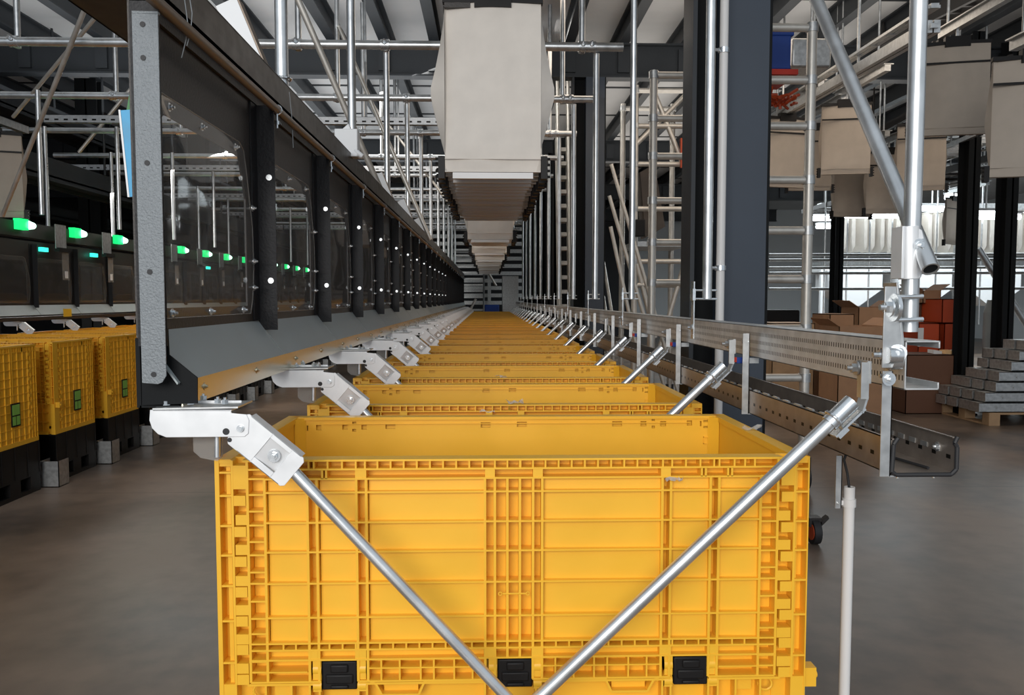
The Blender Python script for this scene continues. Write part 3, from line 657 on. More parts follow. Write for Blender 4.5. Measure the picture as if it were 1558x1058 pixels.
# near vertical post + diagonal tube with clamp
PY = 1.475
p = P(1383, 505, PY)
t = thing('hanger_pipe', 'thick bright galvanised vertical pipe at the near end of the right rail', 'pipe', (p.x, PY, p.z))
MB().tube((0, 0, 0), (0, 0, 2.9), .0155, 24, hollow=.003).build('pipe', 'galvanised_tube', t); 
m_ = MB(); a, b = P(1383, 425, PY) - p, P(1383, 345, PY) - p; m_.tube(a, b, .0185, 24); 
d_ = [P(x, y, PY - .015) - p for x, y in ((1392, 345), (1403, 350), (1408, 372), (1406, 400), (1402, 422), (1392, 426))]; m_.prism(d_, (0, .03, 0)); m_.obox((a + b) / 2 + Vector((-.021, 0, 0)), (1, 0, 0), (0, 1, 0), (0, 0, 1), .003, .02, .048)
m_.build('clamp', 'plate_steel', t, bevel=.001)
m_ = MB(); m_.bolt(P(1398, 374, PY - .016) - p, (0, -1, 0), .008, .008); m_.build('bolt', 'zinc', t)
MB().box(*( (P(1399, 358, 1.45) - p).x - .001, (P(1399, 358, 1.45) - p).x + .001, -.0165, -.014, (P(1399, 414, PY) - p).z, (P(1399, 395, PY) - p).z)).build('clamp_slot', 'black_rubber', t)
a, b = P(1416, 409, 1.42), P(1372, 305, 1.62); b2 = P(1240, -5, 2.05)
pipe(P(1416, 410, 1.43), b2 + (b2 - a) * .35, .0155, 'thick diagonal galvanised tube with open lower end, crossing behind the vertical pipe', 'brace_tube', 'tube', hollow=.003, n=24)
e = bpy.data.objects['brace_tube']; d = (b2 + (b2 - a) * .35 - P(1416, 410, 1.43)).normalized(); c = P(1416, 410, 1.43) - e.location
MB().tube(c + d * .002, c + d * .05, .0127, 24).build('bore_shade_plug', 'column_black', e)  # black plug added to stand in for the shade inside the open end

# other right hanger pipes
HY = [2.77, 4.22, 5.67, 7.12, 8.57, 10.0, 11.5, 12.9, 14.4, 15.8, 17.3]
for i, y in enumerate(HY):
    x = .762 if i else .765
    t = thing('hanger_pipe', 'vertical galvanised pipe clamped to the right rail, %s after the near end one' % ORD[i], 'pipe', (x, y, 1.37), 'vertical pipes along the right rail')
    MB().tube((0, 0, 0), (0, 0, 3.06 if i < 2 else 1.71), .0165 if i < 2 else .02, 16).build('pipe', 'galvanised_tube', t)
    m_ = MB(); m_.box(-.05, -.046, -.012, .02, -.14, .06); m_.tube((-.048, -.0, .03), (.035, 0, .03), .0035, 8); m_.tube((-.048, 0, -.0), (.035, 0, 0), .0035, 8); m_.box(-.054, -.044, -.016, .022, -.005, .035); m_.bolt((-.05, 0, -.10), (-1, 0, 0), .008, .01)
    m_.build('clamp', 'zinc', t)
# left hanger pipes
for i, y in enumerate([2.8] + HY[1:]):
    t = thing('hanger_pipe', 'vertical galvanised pipe standing on the wall conveyor, %s from the near end' % ORD[i], 'pipe', (-.70, y, 2.0), 'vertical pipes above the wall conveyor')
    MB().tube((0, 0, .0), (0, 0, 2.44 if i < 2 else 1.08), .022 if i < 2 else .021, 16).build('pipe', 'galvanised_tube', t)
    m_ = MB(); m_.ring((0, 0, .04), (0, 0, 1), .03, .004, 16, 6); m_.ring((0, 0, .12), (0, 0, 1), .03, .004, 16, 6); m_.build('clamp', 'zinc', t)
# horizontal cross tubes hanging from the ceiling
for i in range(11):
    y = 5.62 + 1.45 * i
    t = thing('cross_tube', 'long horizontal galvanised tube across the aisle overhead, %s from the camera' % ORD[i], 'tube', (-2.5, y, 3.11), 'horizontal tubes crossing over the aisle')
    MB().tube((-2.75, 0, 0), (3.44 if i < 6 else 3.3, 0, 0), .030, 16).build('tube', 'galvanised_tube', t)
    for x in (-3.2, -1.30, .66):
        MB().tube((x + 2.5, .045, -.03), (x + 2.5, .045, 1.34), .021, 12).build('drop_tube', 'galvanised_tube', t)
    for x in (-3.2, -1.30, .66, -.70, .72):
        m_ = MB(); m_.tube((x + 2.5 - .03, 0, 0), (x + 2.5 + .03, 0, 0), .038, 14); m_.bolt((x + 2.5, -.036, .01), (0, -1, .3), .012, .02); m_.build('coupler', 'zinc', t)
    for x in ((-3.82, -4.55) if i else (-4.55,)):
        if i < 9: MB().tube((x + 2.5, -.045, .03), (x + 2.5, -.045, -1.02), .021, 12).build('drop_tube', 'galvanised_tube', t)
for i in range(5):
    y = 8.0 + 2.9 * i
    t = thing('strut_channel', 'perforated horizontal strut channel overhead, %s from the camera' % ORD[i], 'channel', (-2.4, y, 3.08), 'perforated strut channels over the aisle')
    m_ = MB(); m_.box(-1.9 - (i > 0) * 2, 2.25, 0, .003, 0, .075); m_.box(-1.9 - (i > 0) * 2, 2.25, 0, .05, .072, .075); m_.box(-1.9 - (i > 0) * 2, 2.25, 0, .05, 0, .003); m_.build('channel', 'strut_steel', t)
    for x in (-.9, 1.2): MB().tube((x, .07, 0), (x, .07, 1.38), .012, 8).build('threaded_rod', 'galvanised_tube', t)
# braces
for (a, b, Y0, Y1, r, lab) in (((450, -8), (584, 300), 4.5, 4.9, .018, 'long slanted tube brace above the nearer dark wall, left of the white bag'),
                        ((515, 40), (655, 365), 7.07, 7.07, .018, 'farther slanted tube brace behind the long one above the dark wall'),
                        ((137, -6), (4, 328), 5.3, 6.6, .016, 'long thin slanted rod at far left crossing the horizontal tubes'),
                        ((172, -6), (20, 178), 6.5, 7.2, .016, 'thin slanted rod crossing the longer one at upper left'),
                        ((236, 90), (120, 232), 8.53, 8.53, .018, 'short slanted rod left of the grey end post'),
                        ((560, 150), (700, 330), 11, 11, .018, 'far slanted tube brace over the aisle')):
    pipe(P(*a, Y0), P(*b, Y1), r, lab, 'brace_rod', 'tube', m='aluminium')

# standpipe
t = thing('standpipe', 'thin white plastic standpipe rising from the floor under the cable tray', 'pipe', (P(1291, 800, 1.74).x, 1.74, 0))
m_ = MB(); pt = P(1291, 741, 1.74).z; m_.tube((0, 0, 0), (0, 0, pt), .0118, 20, hollow=.002); m_.build('pipe', 'white_plastic', t)
m_ = MB(); zc = P(1291, 765, 1.74).z; m_.tube((0, 0, zc - .009), (0, 0, zc + .009), .0145, 20); m_.box(-.028, -.01, -.003, .003, zc - .005, zc + .005); m_.build('pipe_clip', 'white_plastic', t)
m_ = MB(); m_.box(-.034, -.020, -.006, -.003, P(1272, 773, 1.74).z, P(1272, 693, 1.74).z); m_.box(-.022, -.020, -.006, .012, P(1272, 773, 1.74).z, P(1272, 693, 1.74).z); m_.bolt((-.028, -.006, zc), (0, -1, 0), .003, .004)
m_.build('strap_plate', 'galvanised', t)
m_ = MB(); z_ = [P(1291, y, 1.74).z for y in (745, 720, 700, 692)]; m_.path([(0, 0, z_[0]), (-.006, 0, z_[1]), (-.014, 0, z_[2]), (-.010, .0, z_[3])], .003, 8); m_.build('cable', 'black_rubber', t)

# ------------------------------------------------------------------ columns
def column(x, y, i, lab, z1=4.05, g_='dark steel building columns'):
    t = thing('steel_column', lab, 'column', (x, y, 0), g_); a = .203; h = .10
    MB().box(-a, -a + .022, -h, h, 0, z1).build('flange', 'beam_dark', t)
    MB().box(-a + .022, -.04, .05, .07, 0, z1).build('web', 'column_black', t)
    MB().box(-.04, a - .014, -h, h, 0, z1).build('cover', 'column_paint', t)
    MB().box(a - .014, a, -h, h, 0, z1).build('flange', 'column_black', t)
    MB().box(-a - .05, a + .05, -.2, .2, 0, .02).build('base_plate', 'beam_dark', t)
    return t
for i, y in enumerate((4.2, 9.9, 15.8, 21.6)):
    column(1.245 - .01 * i, y, i, ('widest dark steel column right of the aisle, nearest, with white conduit', 'second dark steel column right of the aisle', 'third dark steel column right of the aisle', 'farthest dark steel column right of the aisle')[i], 4.44 if i == 0 else 4.05)
pw = P(1096, 300, 3.95)
t = thing('white_conduit', 'white plastic conduit running up the nearest dark column', 'pipe', (pw.x, 3.93, 0)); MB().tube((0, 0, 0), (0, 0, 4.6), .021, 16).build('conduit', 'white_plastic', t)
m_ = MB()
for y in (77, 408): z = P(1096, y, 3.93).z; m_.cut(); m_.tube((0, 0, z - .012), (0, 0, z + .012), .028, 16); m_.tube((0, 0, z), (-.07, -.02, z), .008, 8)
m_.build('pipe_clip', 'zinc', t)
for i, (x, y, lab) in enumerate(((5.9, 13.2, 'slim dark column left of the bright far bay, beside the cardboard boxes'), (5.6, 9.2, 'dark column between the orange boxes and the steel stack'), (6.05, 9.4, 'thicker dark column at the right edge of the picture'), (-5.6, 11.5, 'dark column behind the left wall near its far lamps'), (-5.15, 14.5, 'dark column behind the wall of the left row, farther'), (-6.2, 9.9, 'dark column at far left behind the tubes'))):
    px = {0: 1277, 1: 1478, 2: 1537}.get(i)
    if px: x = P(px, 400, y).x
    m_ = MB(); h = .07 if i < 3 else .15
    m_.box(x - h, x + h, y, y + .015, 0, 4.44); m_.box(x - h, x + h, y + .2, y + .215, 0, 4.44); m_.box(x - .01, x + .01, y, y + .2, 0, 4.44); m_.box(x - h - .04, x + h + .04, y - .04, y + .25, 0, .02)
    m_.build('steel_column', 'column_black', label=lab, cat='column', group='slim dark columns')
# row of dark vertical panels at the far right side of the aisle
for i in range(9):
    y = 11.2 + 1.15 * i + (.55 if i == 4 else 0)
    m_ = MB(); m_.box(.93, 1.28, y, y + .04, 0, 3.6 - .0 * i); m_.box(.93, .96, y, y + .3, 0, 3.6)
    m_.build('dark_panel', 'column_black', label='tall dark upright panel right of the aisle, %s from the second column' % ORD[i], cat='panel', group='dark upright panels right of the aisle')

# ------------------------------------------------------------------ stairs and far end
def stairs(name_lab, x0, x1, y0, z0, n, rise, run, m='aluminium'):
    t = thing('staircase', name_lab, 'stairs', ((x0 + x1) / 2, y0, 0)); w2 = (x1 - x0) / 2
    for i in range(n): MB().box(-w2, w2, i * run, i * run + .22, z0 + i * rise, z0 + i * rise + .05).build('tread', m, t)
    for s_ in (-1, 1):
        A = Vector((s_ * (w2 + .02), -.1, max(z0 - .05, 0))); B = Vector((s_ * (w2 + .02), n * run, z0 + n * rise))
        d = B - A; MB().obox((A + B) / 2, (1, 0, 0), d, Vector((1, 0, 0)).cross(d), .02, d.length / 2, .1).build('stringer', m, t)
        up = Vector((0, 0, .9)); m_ = MB(); m_.tube(A + up, B + up, .022, 10); m_.tube(A + up * .5, B + up * .5, .018, 10)
        for f_ in (0, .33, .66, 1): m_.tube(A.lerp(B, f_), A.lerp(B, f_) + up, .02, 10)
        m_.build('handrail', m, t)
    return t
stairs('aluminium staircase with handrails between the second column and scaffold', 1.28, 1.60, 10.35, .2, 14, .2, .22)
stairs('steep ladder-like stair seen behind the second dark column', .95, 1.05, 10.3, .3, 17, .19, .03)
stairs('grey steel steps at the far end of the aisle', -1.0, -.12, 20.6, .2, 17, .17, .16, 'galvanised')
for k, (a, b) in enumerate((((930, 250), (1003, 500)), ((927, 298), (985, 500)), ((929, 345), (962, 500)))):
    A_ = P(*a, 8.9); B_ = P(*b, 8.9); B_ = A_ + (B_ - A_) * (A_.z / (A_.z - B_.z))
    pipe(A_, B_, .021, 'slanted aluminium handrail left of the farther scaffold, %s' % ('longest', 'middle', 'lowest')[k], 'handrail', 'handrail', m='aluminium')
m_ = MB()
for i in range(14):
    z = 1.2 + .22 * i; m_.box(-2.4, 2.6, 24.0, 24.1, z, z + .11)
for x in (-2.4, -1.2, 0, 1.2, 2.5): m_.box(x, x + .1, 23.9, 24, 0, 4.3)
m_.build('end_racking', 'galvanised', label='grey slatted steel racking closing the far end of the aisle', cat='rack')
m_ = MB(); m_.box(.1, .55, 21.2, 21.7, 0, 1.2); m_.build('blue_crate', 'blue', label='dark blue crate behind the farthest bin', cat='crate', bevel=.01) if False else None
MB().box(-.08, .30, 20.75, 20.95, .0, 1.22).build('blue_bin', 'blue', label='dark blue bin behind the farthest yellow bin', cat='bin', bevel=.02)
MB().box(.4, .85, 22, 22.4, 0, 2.0).build('grey_cabinet', 'galvanised', label='upright grey cabinet at the far end of the aisle', cat='cabinet', bevel=.01)
for (a, b, lab) in (((724, 455), (714, 475), 'short leaning rod at the far end left'), ((755, 435), (722, 380), 'slanted rod at the far end under the bags')): pipe(P(*a, 20.5), P(*b, 20.5), .03, lab, 'brace_rod', 'tube', m='aluminium')

# ------------------------------------------------------------------ pouch bags
def make_bag(lab, grp, W=.45, Hh=.78, strap=False):
    t = thing('pouch_bag', lab, 'bag', (0, 0, 0), grp); n = 9
    m_ = MB()
    # front face, lightly creased; local origin = bottom centre of front face
    rows, cols = 12, 10; vs = []; fs = []
    for r in range(rows + 1):
        for c in range(cols + 1):
            u = c / cols - .5; v = r / rows
            y = .008 * math.sin(3.1 * u + 5 * v) + .004 * math.sin(9 * u * (1.2 - v)) - .008 * math.cos(math.pi * u) + .16 * max(0, -(u + .28 - .22 * v)) * W * min(1, 6 * v) + (.0025 if r in (4, 8) else 0)
            if v < .08: y += .02 * (.08 - v) / .08
            vs.append((u * W, y, v * Hh))
    for r in range(rows):
        for c in range(cols): a = r * (cols + 1) + c; fs.append((a, a + 1, a + cols + 2, a + cols + 1))
    m_.add(vs, fs)
    # back face + flared gussets
    prof = [(0, .20), (.12, .222), (.3, .262), (.46, .293), (.52, .292), (.62, .272), (.75, .25), (.9, .23), (1, .225)]; k = W / .45
    bk = []
    for v, hw in prof: bk.append((v, W / 2 + (hw - .225) * (.35 if strap else 1)))
    vs = []; fs = []
    for v, hw in bk:
        d = .075 * math.sin(math.pi * min(1, v * .85 + .12)) + .02
        vs += [(-W / 2, .0, v * Hh), (-hw, d * .55, v * Hh), (-hw * .8, d, v * Hh), (hw * .8, d, v * Hh), (hw, d * .55, v * Hh), (W / 2, .0, v * Hh)]
    for i in range(len(bk) - 1):
        for j in range(5): a = i * 6 + j; fs.append((a, a + 6, a + 7, a + 1))
    fs.append((0, 1, 2, 3, 4, 5)); m_.add(vs, fs)
    m_.box(-W / 2, W / 2, -.002, .004, 0, .004); m_.box(-W / 2, W / 2, -.012, -.006, Hh * .075, Hh * .08)
    m_.build('fabric', 'fabric_shaded' if strap else 'fabric', t)
    m_ = MB(); m_.box(-W / 2 - .008, W / 2 + .008, -.012, .03, Hh - .005, Hh + .022); m_.box(-W * .19, W * .19, -.025, .04, Hh - .028, Hh + .06); m_.build('hanger_bar', 'black_plastic', t, 'black plastic hanger bar and clip')
    m_ = MB(); m_.box(-.01, .01, 0, .02, Hh + .05, Hh + .13); m_.build('hook', 'galvanised', t)
    m_ = MB()
    for s_ in (-1, 1):
        m_.cut(); m_.box(s_ * (W / 2 + .002), s_ * (W / 2 + .032), .0, .05, -.03, .075)
        for q in range(4): m_.tube((s_ * (W / 2 + .03), .01, -.02 + .028 * q), (s_ * (W / 2 + .045), .01, -.02 + .028 * q), .006, 6)
    m_.build('corner_clip', 'black_plastic', t)
    if strap: MB().box(-W / 2 - .002, W / 2 + .002, -.024, -.012, Hh * .78, Hh * .80).build('strap', 'black_plastic', t)
    else: MB().box(-W * .42, W * .42, .0, .03, -.03, -.002).build('bottom_strip', 'white_plastic', t)
    return t
BXX = .026; BZ = P(750, 262, 3.8).z
GB = 'off-white pouch bags hanging over the aisle'
bag0 = make_bag('large off-white pouch bag hanging nearest over the aisle', GB); bag0.location = (BXX, 3.8, BZ)
ys = [3.92 + .125 * k for k in range(16)] + [8.0 + .125 * k for k in range(6)] + [10.4, 10.53, 10.66, 12.2, 12.33, 12.46, 14.0, 14.13, 15.6, 15.73, 17.2, 18.5]
def bl(i):
    if i < 16: return 'off-white pouch bag in the nearest packed group, %s behind the front bag' % ORD[i]
    if i < 22: return 'off-white pouch bag in the second packed group over the aisle, %s of it' % ORD[i - 16]
    return 'small far off-white pouch bag over the aisle, %s beyond the second group' % ORD[i - 22]
for i, y in enumerate(ys): tree_copy(bag0, (BXX + random.uniform(-.008, .008), y, BZ + random.uniform(-.004, .004)), bl(i))
m_ = MB(); m_.box(BXX - .05, BXX + .05, 3.0, 20, BZ + .90, BZ + 1.02); m_.box(BXX - .15, BXX - .12, 3.0, 20, BZ + .94, BZ + 1.06); m_.box(BXX + .12, BXX + .15, 3.0, 20, BZ + .94, BZ + 1.06)
for k in range(12): m_.box(BXX - .15, BXX + .15, 3.2 + 1.45 * k, 3.25 + 1.45 * k, BZ + 1.02, BZ + 1.08); m_.tube((BXX, 3.22 + 1.45 * k, BZ + 1.05), (BXX, 3.22 + 1.45 * k, 4.72), .012, 8)
m_.build('overhead_conveyor', 'dark_metal', label='dark overhead conveyor carrying the off-white bags above the aisle', cat='conveyor')
m_ = MB(); a = P(676, 12, 3.8); m_.box(a.x, a.x + .12, 3.79, 3.85, a.z, a.z + .08); m_.build('chain_guard', 'dark_metal', label='perforated dark guard at the top left of the nearest bag', cat='guard')
# bags on the right
GR = 'off-white pouch bags hanging at the right'
bagr = make_bag('x', GR, W=.52, Hh=.76, strap=True)
RB = [(1452, 205, 6.8, .0, 'off-white strapped bag hanging right of the thick vertical pipe'), (1286, 265, 8.9, 0, 'off-white strapped bag behind the diagonal tube'),
      (1400, 290, 9.3, 0, 'off-white bag just below and behind the strapped bag right of the pipe'), (1350, 325, 10.0, 0, 'grey-beige bag hanging low behind the diagonal tube'),
      (1232, 290, 9.9, 0, 'beige bag hanging behind the scaffold post'), (1196, 285, 9.0, 0, 'beige bag left of the scaffold post, beside the wide column'),
      (1572, 268, 5.2, 0, 'off-white bag cut by the right edge of the picture'), (1440, 203, 7.1, 0, 'bag directly behind the strapped one, edge showing at its left'), (1431, 201, 7.35, 0, 'third bag in the group left of the strapped one'),
      (1296, 330, 10.6, 0, 'beige bag with lower edge just above the bright lamps'), (1450, 372, 13.5, 0, 'small dark-sided bag hanging before the bright far bay')]
for i, (x, y, Y, a, lab) in enumerate(RB):
    p = P(x, y, Y); c = bagr if i == 0 else tree_copy(bagr); c.location = p; c['label'] = lab; c.rotation_euler = (0, 0, (-.25, -.2, -.3, -.15, -.1, .2, -.25, -.2, -.2, .1, .6)[i])
    if i == 0: KIDS.pop(bagr.name, None)
    if i not in (7, 8):
        zt = p.z + .76 + .12; m_ = MB(); m_.box(p.x - .03, p.x + .03, Y - .9, Y + .25, zt, zt + .07); m_.box(p.x - .06, p.x + .06, Y - .9, Y + .25, zt + .065, zt + .075)
        for q in (-.7, .15): m_.tube((p.x, Y + q, zt + .07), (p.x, Y + q, 4.72), .012, 8)
        m_.build('bag_rail', 'galvanised', label='short hanging rail over the ' + ' '.join(lab.split(',')[0].split()[:11]), cat='rail')
# far bright row of bags
far0 = None
for i in range(48):
    x = 6.9 + .185 * i + random.uniform(-.03, .03); 
    if far0 is None:
        m_ = MB(); m_.prism([(-.03, -.2, 0), (.03, -.22, .12), (.04, -.2, .75), (-.04, -.2, .75), (-.06, -.22, .2)], (0, .42, 0)); m_.box(-.04, .04, -.24, .24, .75, .78)
        far0 = m_.build('far_bag', 'fabric', label='upright off-white bag in the bright row at the far right', cat='bag', group='off-white bags in the bright far row', bevel=.01); o = far0
    else: o = far0.copy(); col.objects.link(o)
    o.location = (x, 15.6, 2.28); o.rotation_euler = (0, 0, random.uniform(-.1, .35))
m_ = MB(); m_.box(6.5, 16, 15.5, 15.7, 3.12, 3.24); m_.box(6.5, 16, 15.3, 15.9, 2.02, 2.1); m_.box(6.5, 16, 15.3, 15.36, 1.85, 1.9)
for x in (6.6, 9, 11.4, 14): m_.box(x, x + .06, 15.2, 15.26, 0, 3.3)
m_.build('far_bag_rail', 'galvanised', label='steel rail framework carrying the far bright row of bags', cat='rail')
# hall conveyors above the right side (sloping bundles)
for i, (a, b, Y0, Y1, h, w_, m2, lab) in enumerate(((( 1172, 185), (1420, 40), 10, 5.2, .08, .05, 'galvanised', 'grey conveyor beam rising rightwards behind the diagonal tube'),
      ((1172, 168), (1420, 10), 10, 5.2, .02, .05, 'galvanised', 'thin bright rail above the grey conveyor beam'),
      ((1240, 260), (1560, 90), 14, 8.5, .10, .3, 'dark_metal', 'dark sloping conveyor behind the hanging bags at right'),
      ((1330, 75), (1600, -60), 10, 6.2, .14, .25, 'dark_metal', 'heavy dark conveyor beam at the top right corner'),
      ((1240, 322), (1558, 235), 16, 9, .08, .5, 'dark_metal', 'low dark conveyor above the bright far bay'),
      ((1400, 250), (1558, 185), 12, 8, .05, .4, 'galvanised', 'grey grid conveyor below the strapped bag'),
      ((1405, 225), (1558, 150), 12, 8, .04, .05, 'galvanised', 'thin grey rail above the grid conveyor'))):
    A, B = P(*a, Y0), P(*b, Y1); d = B - A; m_ = MB(); up = Vector((0, 0, 1)); sd = d.cross(up).normalized()
    m_.obox((A + B) / 2 + sd * w_ / 2, d, sd, up, d.length / 2, .02, h / 2); m_.obox((A + B) / 2 - sd * w_ / 2, d, sd, up, d.length / 2, .02, h / 2)
    for q in range(14): c = A.lerp(B, q / 13); m_.obox(c, sd, d.normalized(), up, w_ / 2, .03, .015)
    for q in (1, 5, 9): c = A.lerp(B, q / 13); m_.tube(c, (c.x, c.y, 4.72), .012, 6)
    m_.build('conveyor_beam', m2, label=lab, cat='conveyor')
# small overhead rails inside right, rungs of light steel
for i in range(8):
    A, B = P(1390, 290 - 12 * i, 12), P(1560, 262 - 16 * i, 9.5)
    pipe(A, B, .015, 'thin grey overhead rail at right, %s from the bottom' % ORD[i], 'overhead_rail', 'rail', 'thin overhead rails at the right', 'galvanised', n=8)
# left dark overhead conveyors
for i, (x, z, w_, h, lab) in enumerate(((-4.98, 2.66, .35, .26, 'heavy dark overhead conveyor beam above the left row'), (-5.6, 3.5, .4, .25, 'higher dark conveyor beam at far left'), (-7.0, 2.6, .5, .2, 'low dark conveyor beyond the left wall'))):
    m_ = MB(); m_.box(x - w_ / 2, x - w_ / 2 + .04, 4.5, 24, z, z + h); m_.box(x + w_ / 2 - .04, x + w_ / 2, 4.5, 24, z, z + h); m_.box(x - w_ / 2, x + w_ / 2, 4.5, 24, z + .05, z + .07); m_.box(x + w_ / 2, x + w_ / 2 + .03, 4.5, 24, z, z + .03)
    for k in range(8): m_.tube((x + w_ / 2, 5.9 + 2.2 * k, z + h), (x + w_ / 2, 5.9 + 2.2 * k, 4.72), .015, 8)
    m_.build('conveyor_beam', 'beam_dark', label=lab, cat='conveyor')
# bag hanging at far left edge
p = P(-12, 330, 7.6); m_ = MB(); m_.box(p.x - .03, p.x + .03, 6.8, 8.2, p.z + .88, p.z + .95); m_.tube((p.x, 7.6, p.z + .94), (p.x, 7.6, 4.72), .012, 8); m_.build('bag_rail', 'galvanised', label='short hanging rail over the beige bag at the left edge', cat='rail')
c = tree_copy(bagr, P(-12, 330, 7.6), 'beige bag cut by the left edge of the picture'); c.rotation_euler = (0, 0, .3); c['group'] = 'bags at the left'

# ------------------------------------------------------------------ scaffold towers
def tower(lab, x0, x1, y, z1, rungs, r, diag=False, depth=1.2):
    t = thing('scaffold_tower', lab, 'scaffold', (x0, y, 0)); W = x1 - x0
    for yy in (0, depth):
        if yy and diag: rungs = rungs[:1]
        for x in (0, W):
            MB().tube((x, yy, .15), (x, yy, z1), r, 16).build('post', 'aluminium', t)
            m_ = MB(); m_.tube((x - .03, yy, .10), (x + .03, yy, .10), .10, 18); m_.box(x - .05, x + .05, yy - .03, yy + .03, .10, .24); m_.build('castor', 'black_rubber', t)
        for z in rungs:
            m_ = MB(); m_.tube((0, yy, z), (W, yy, z), r * .85, 14); m_.build('rung', 'aluminium', t)
            m_ = MB(); m_.cut(); m_.tube((W, yy, z - .03), (W, yy, z + .03), r * 1.25, 14); m_.cut(); m_.tube((0, yy, z - .03), (0, yy, z + .03), r * 1.25, 14); m_.build('joint_collar', 'galvanised', t)
    if diag:
        MB().tube((0, 0, z1 - .7), (W, 0, z1 - .05), r * .8, 12).build('brace', 'aluminium', t); MB().tube((W * .3, 0, z1 - .02), (W, 0, z1 - 1.1), r * .8, 12).build('brace', 'aluminium', t)
        MB().tube((0, 0, 1.9), (W * .4, 0, .9), r * .8, 12).build('brace', 'aluminium', t); MB().tube((W, 0, 1.95), (W * .5, 0, .8), r * .8, 12).build('brace', 'aluminium', t)
        MB().box(0, W, 0, depth, 2.0, 2.06).build('platform', 'galvanised', t)
    return t
YT = 5.6
zr = [P(1200, y, YT).z for y in (42, 122, 192, 274, 351, 425, 500, 575)]
tower('aluminium scaffold tower with ladder rungs right of the wide column', 1.40, P(1230, 300, YT).x, YT, P(1230, 34, YT).z, zr, .034)
YT2 = 9.6
tower('farther aluminium scaffold tower with diagonal braces left of the wide column', P(966, 300, YT2).x, P(1048, 300, YT2).x, YT2, P(966, 130, YT2).z, [P(1000, y, YT2).z for y in (138, 192, 250, 318, 398, 434)], .036, True, .9)
m_ = MB(); p = P(970, 345, 9.3); m_.box(p.x, p.x + .12, 9.45, 9.55, p.z - .1, p.z + .1); m_.build('black_box', 'black_plastic', label='small black box fixed to the farther scaffold post', cat='box', bevel=.01)
a = P(975, 250, 9.0); m_ = MB(); m_.prism([P(974, 262, 9.9), P(996, 250, 9.9), P(1012, 345, 9.9), P(982, 362, 9.9)], (0, .3, 0)); m_.build('brown_panel', 'fabric_dark', label='dark brown bag panel hanging inside the farther scaffold', cat='panel')
m_ = MB(); m_.prism([P(1036, 210, 9.5), P(1043, 210, 9.5), P(1043, 255, 9.5), P(1036, 255, 9.5)], (0, .05, 0)); m_.build('orange_tag', 'orange', label='orange strip on the farther scaffold right post', cat='tag')
# castor of an outrigger near the first bin
p = P(1238, 838, 4.35)
t = thing('castor_wheel', 'black and orange castor wheel on the floor right of the nearest bin', 'castor', (p.x, 4.35, 0))
MB().tube((-.02, 0, .07), (.02, 0, .07), .07, 24).build('wheel', 'black_rubber', t); MB().tube((-.024, -.01, .07), (.024, -.01, .07), .045, 20).build('hub', 'orange', t)
m_ = MB(); m_.box(-.035, .035, -.02, .05, .10, .15); m_.prism([(.02, -.02, .12), (.07, -.02, .16), (.075, -.02, .145), (.03, -.02, .10)], (0, .04, 0)); m_.build('fork', 'dark_metal', t)
# blue container and orange net on the scaffold
p = P(1170, 105, 6.2); m_ = MB(); m_.box(p.x - .1, p.x + .17, 6.2, 6.6, p.z, p.z + .28); m_.box(p.x - .1, p.x + .19, 6.19, 6.62, p.z + .25, p.z + .29); m_.build('blue_tub', 'blue', label='blue plastic tub on top of the scaffold by the wide column', cat='tub', bevel=.01)
p = P(1170, 112, 6.2); MB().box(p.x - .1, p.x + .22, 6.18, 6.63, p.z - .01, p.z + .03).build('red_tray', 'red', label='red tray under the blue tub', cat='tray')
m_ = MB(); 
for k in range(40):
    q = P(1168 + random.uniform(0, 44), 152 + random.uniform(-8, 8) - .25 * 0, 6.3 + random.uniform(0, .2)); q2 = q + Vector((random.uniform(-.08, .08), random.uniform(-.08, .08), random.uniform(-.04, .05))); m_.tube(q, q2, .012, 6)
m_.build('orange_net', 'orange', label='orange netting bundle hanging on the conveyor by the scaffold', cat='net')
m_ = MB(); p = P(1205, 75, 7); m_.box(p.x, p.x + .35, 7, 7.3, p.z - .15, p.z + .1); m_.build('grey_drive_box', 'galvanised', label='grey drive housing behind the top of the scaffold post', cat='box', bevel=.02)

# ------------------------------------------------------------------ far right goods
def carton(x0, y0, x1, y1, Y, depth, lab, m2='cardboard', floor=True, openf=False, nm='carton'):
    a, b = P(x0, y1, Y), P(x1, y0, Y); zb = 0 if floor else a.z
    t = thing(nm, lab, 'box', ((a.x + b.x) / 2, Y, zb)); w2 = (b.x - a.x) / 2; h = b.z - zb
    m_ = MB(); m_.box(-w2, w2, 0, .008, 0, h); m_.box(-w2, w2, depth - .008, depth, 0, h); m_.box(-w2, -w2 + .008, 0, depth, 0, h); m_.box(w2 - .008, w2, 0, depth, 0, h); m_.box(-w2, w2, 0, depth, 0, .01)
    if not openf: m_.box(-w2, w2, 0, depth, h - .01, h)
    m_.build('box_body', m2, t)
    if openf:
        for s_ in (-1, 1):
            fl = MB(); fl.prism([(s_ * w2, 0, h), (s_ * (w2 + .12), 0, h + .08), (s_ * (w2 + .12), depth, h + .08), (s_ * w2, depth, h)], (0, 0, .006)); fl.build('flap', m2, t)
    return t
carton(1306, 468, 1352, 495, 9.8, .5, 'open tan carton behind the right rail', openf=True)
carton(1262, 478, 1300, 515, 9.1, .5, 'brown carton in front of the slim dark column', 'cardboard')
carton(1276, 497, 1345, 530, 8.4, .5, 'long low open carton nearest the rail', 'cardboard', openf=True)
carton(1175, 492, 1240, 530, 9.0, .6, 'pale carton pallet behind the scaffold post', 'wood')
carton(1378, 540, 1452, 600, 9.3, .5, 'large dark brown carton behind the rail end', 'cardboard_dark')
carton(1395, 500, 1440, 542, 11.6, .5, 'dark carton stacked behind the vertical pipe', 'cardboard_dark')
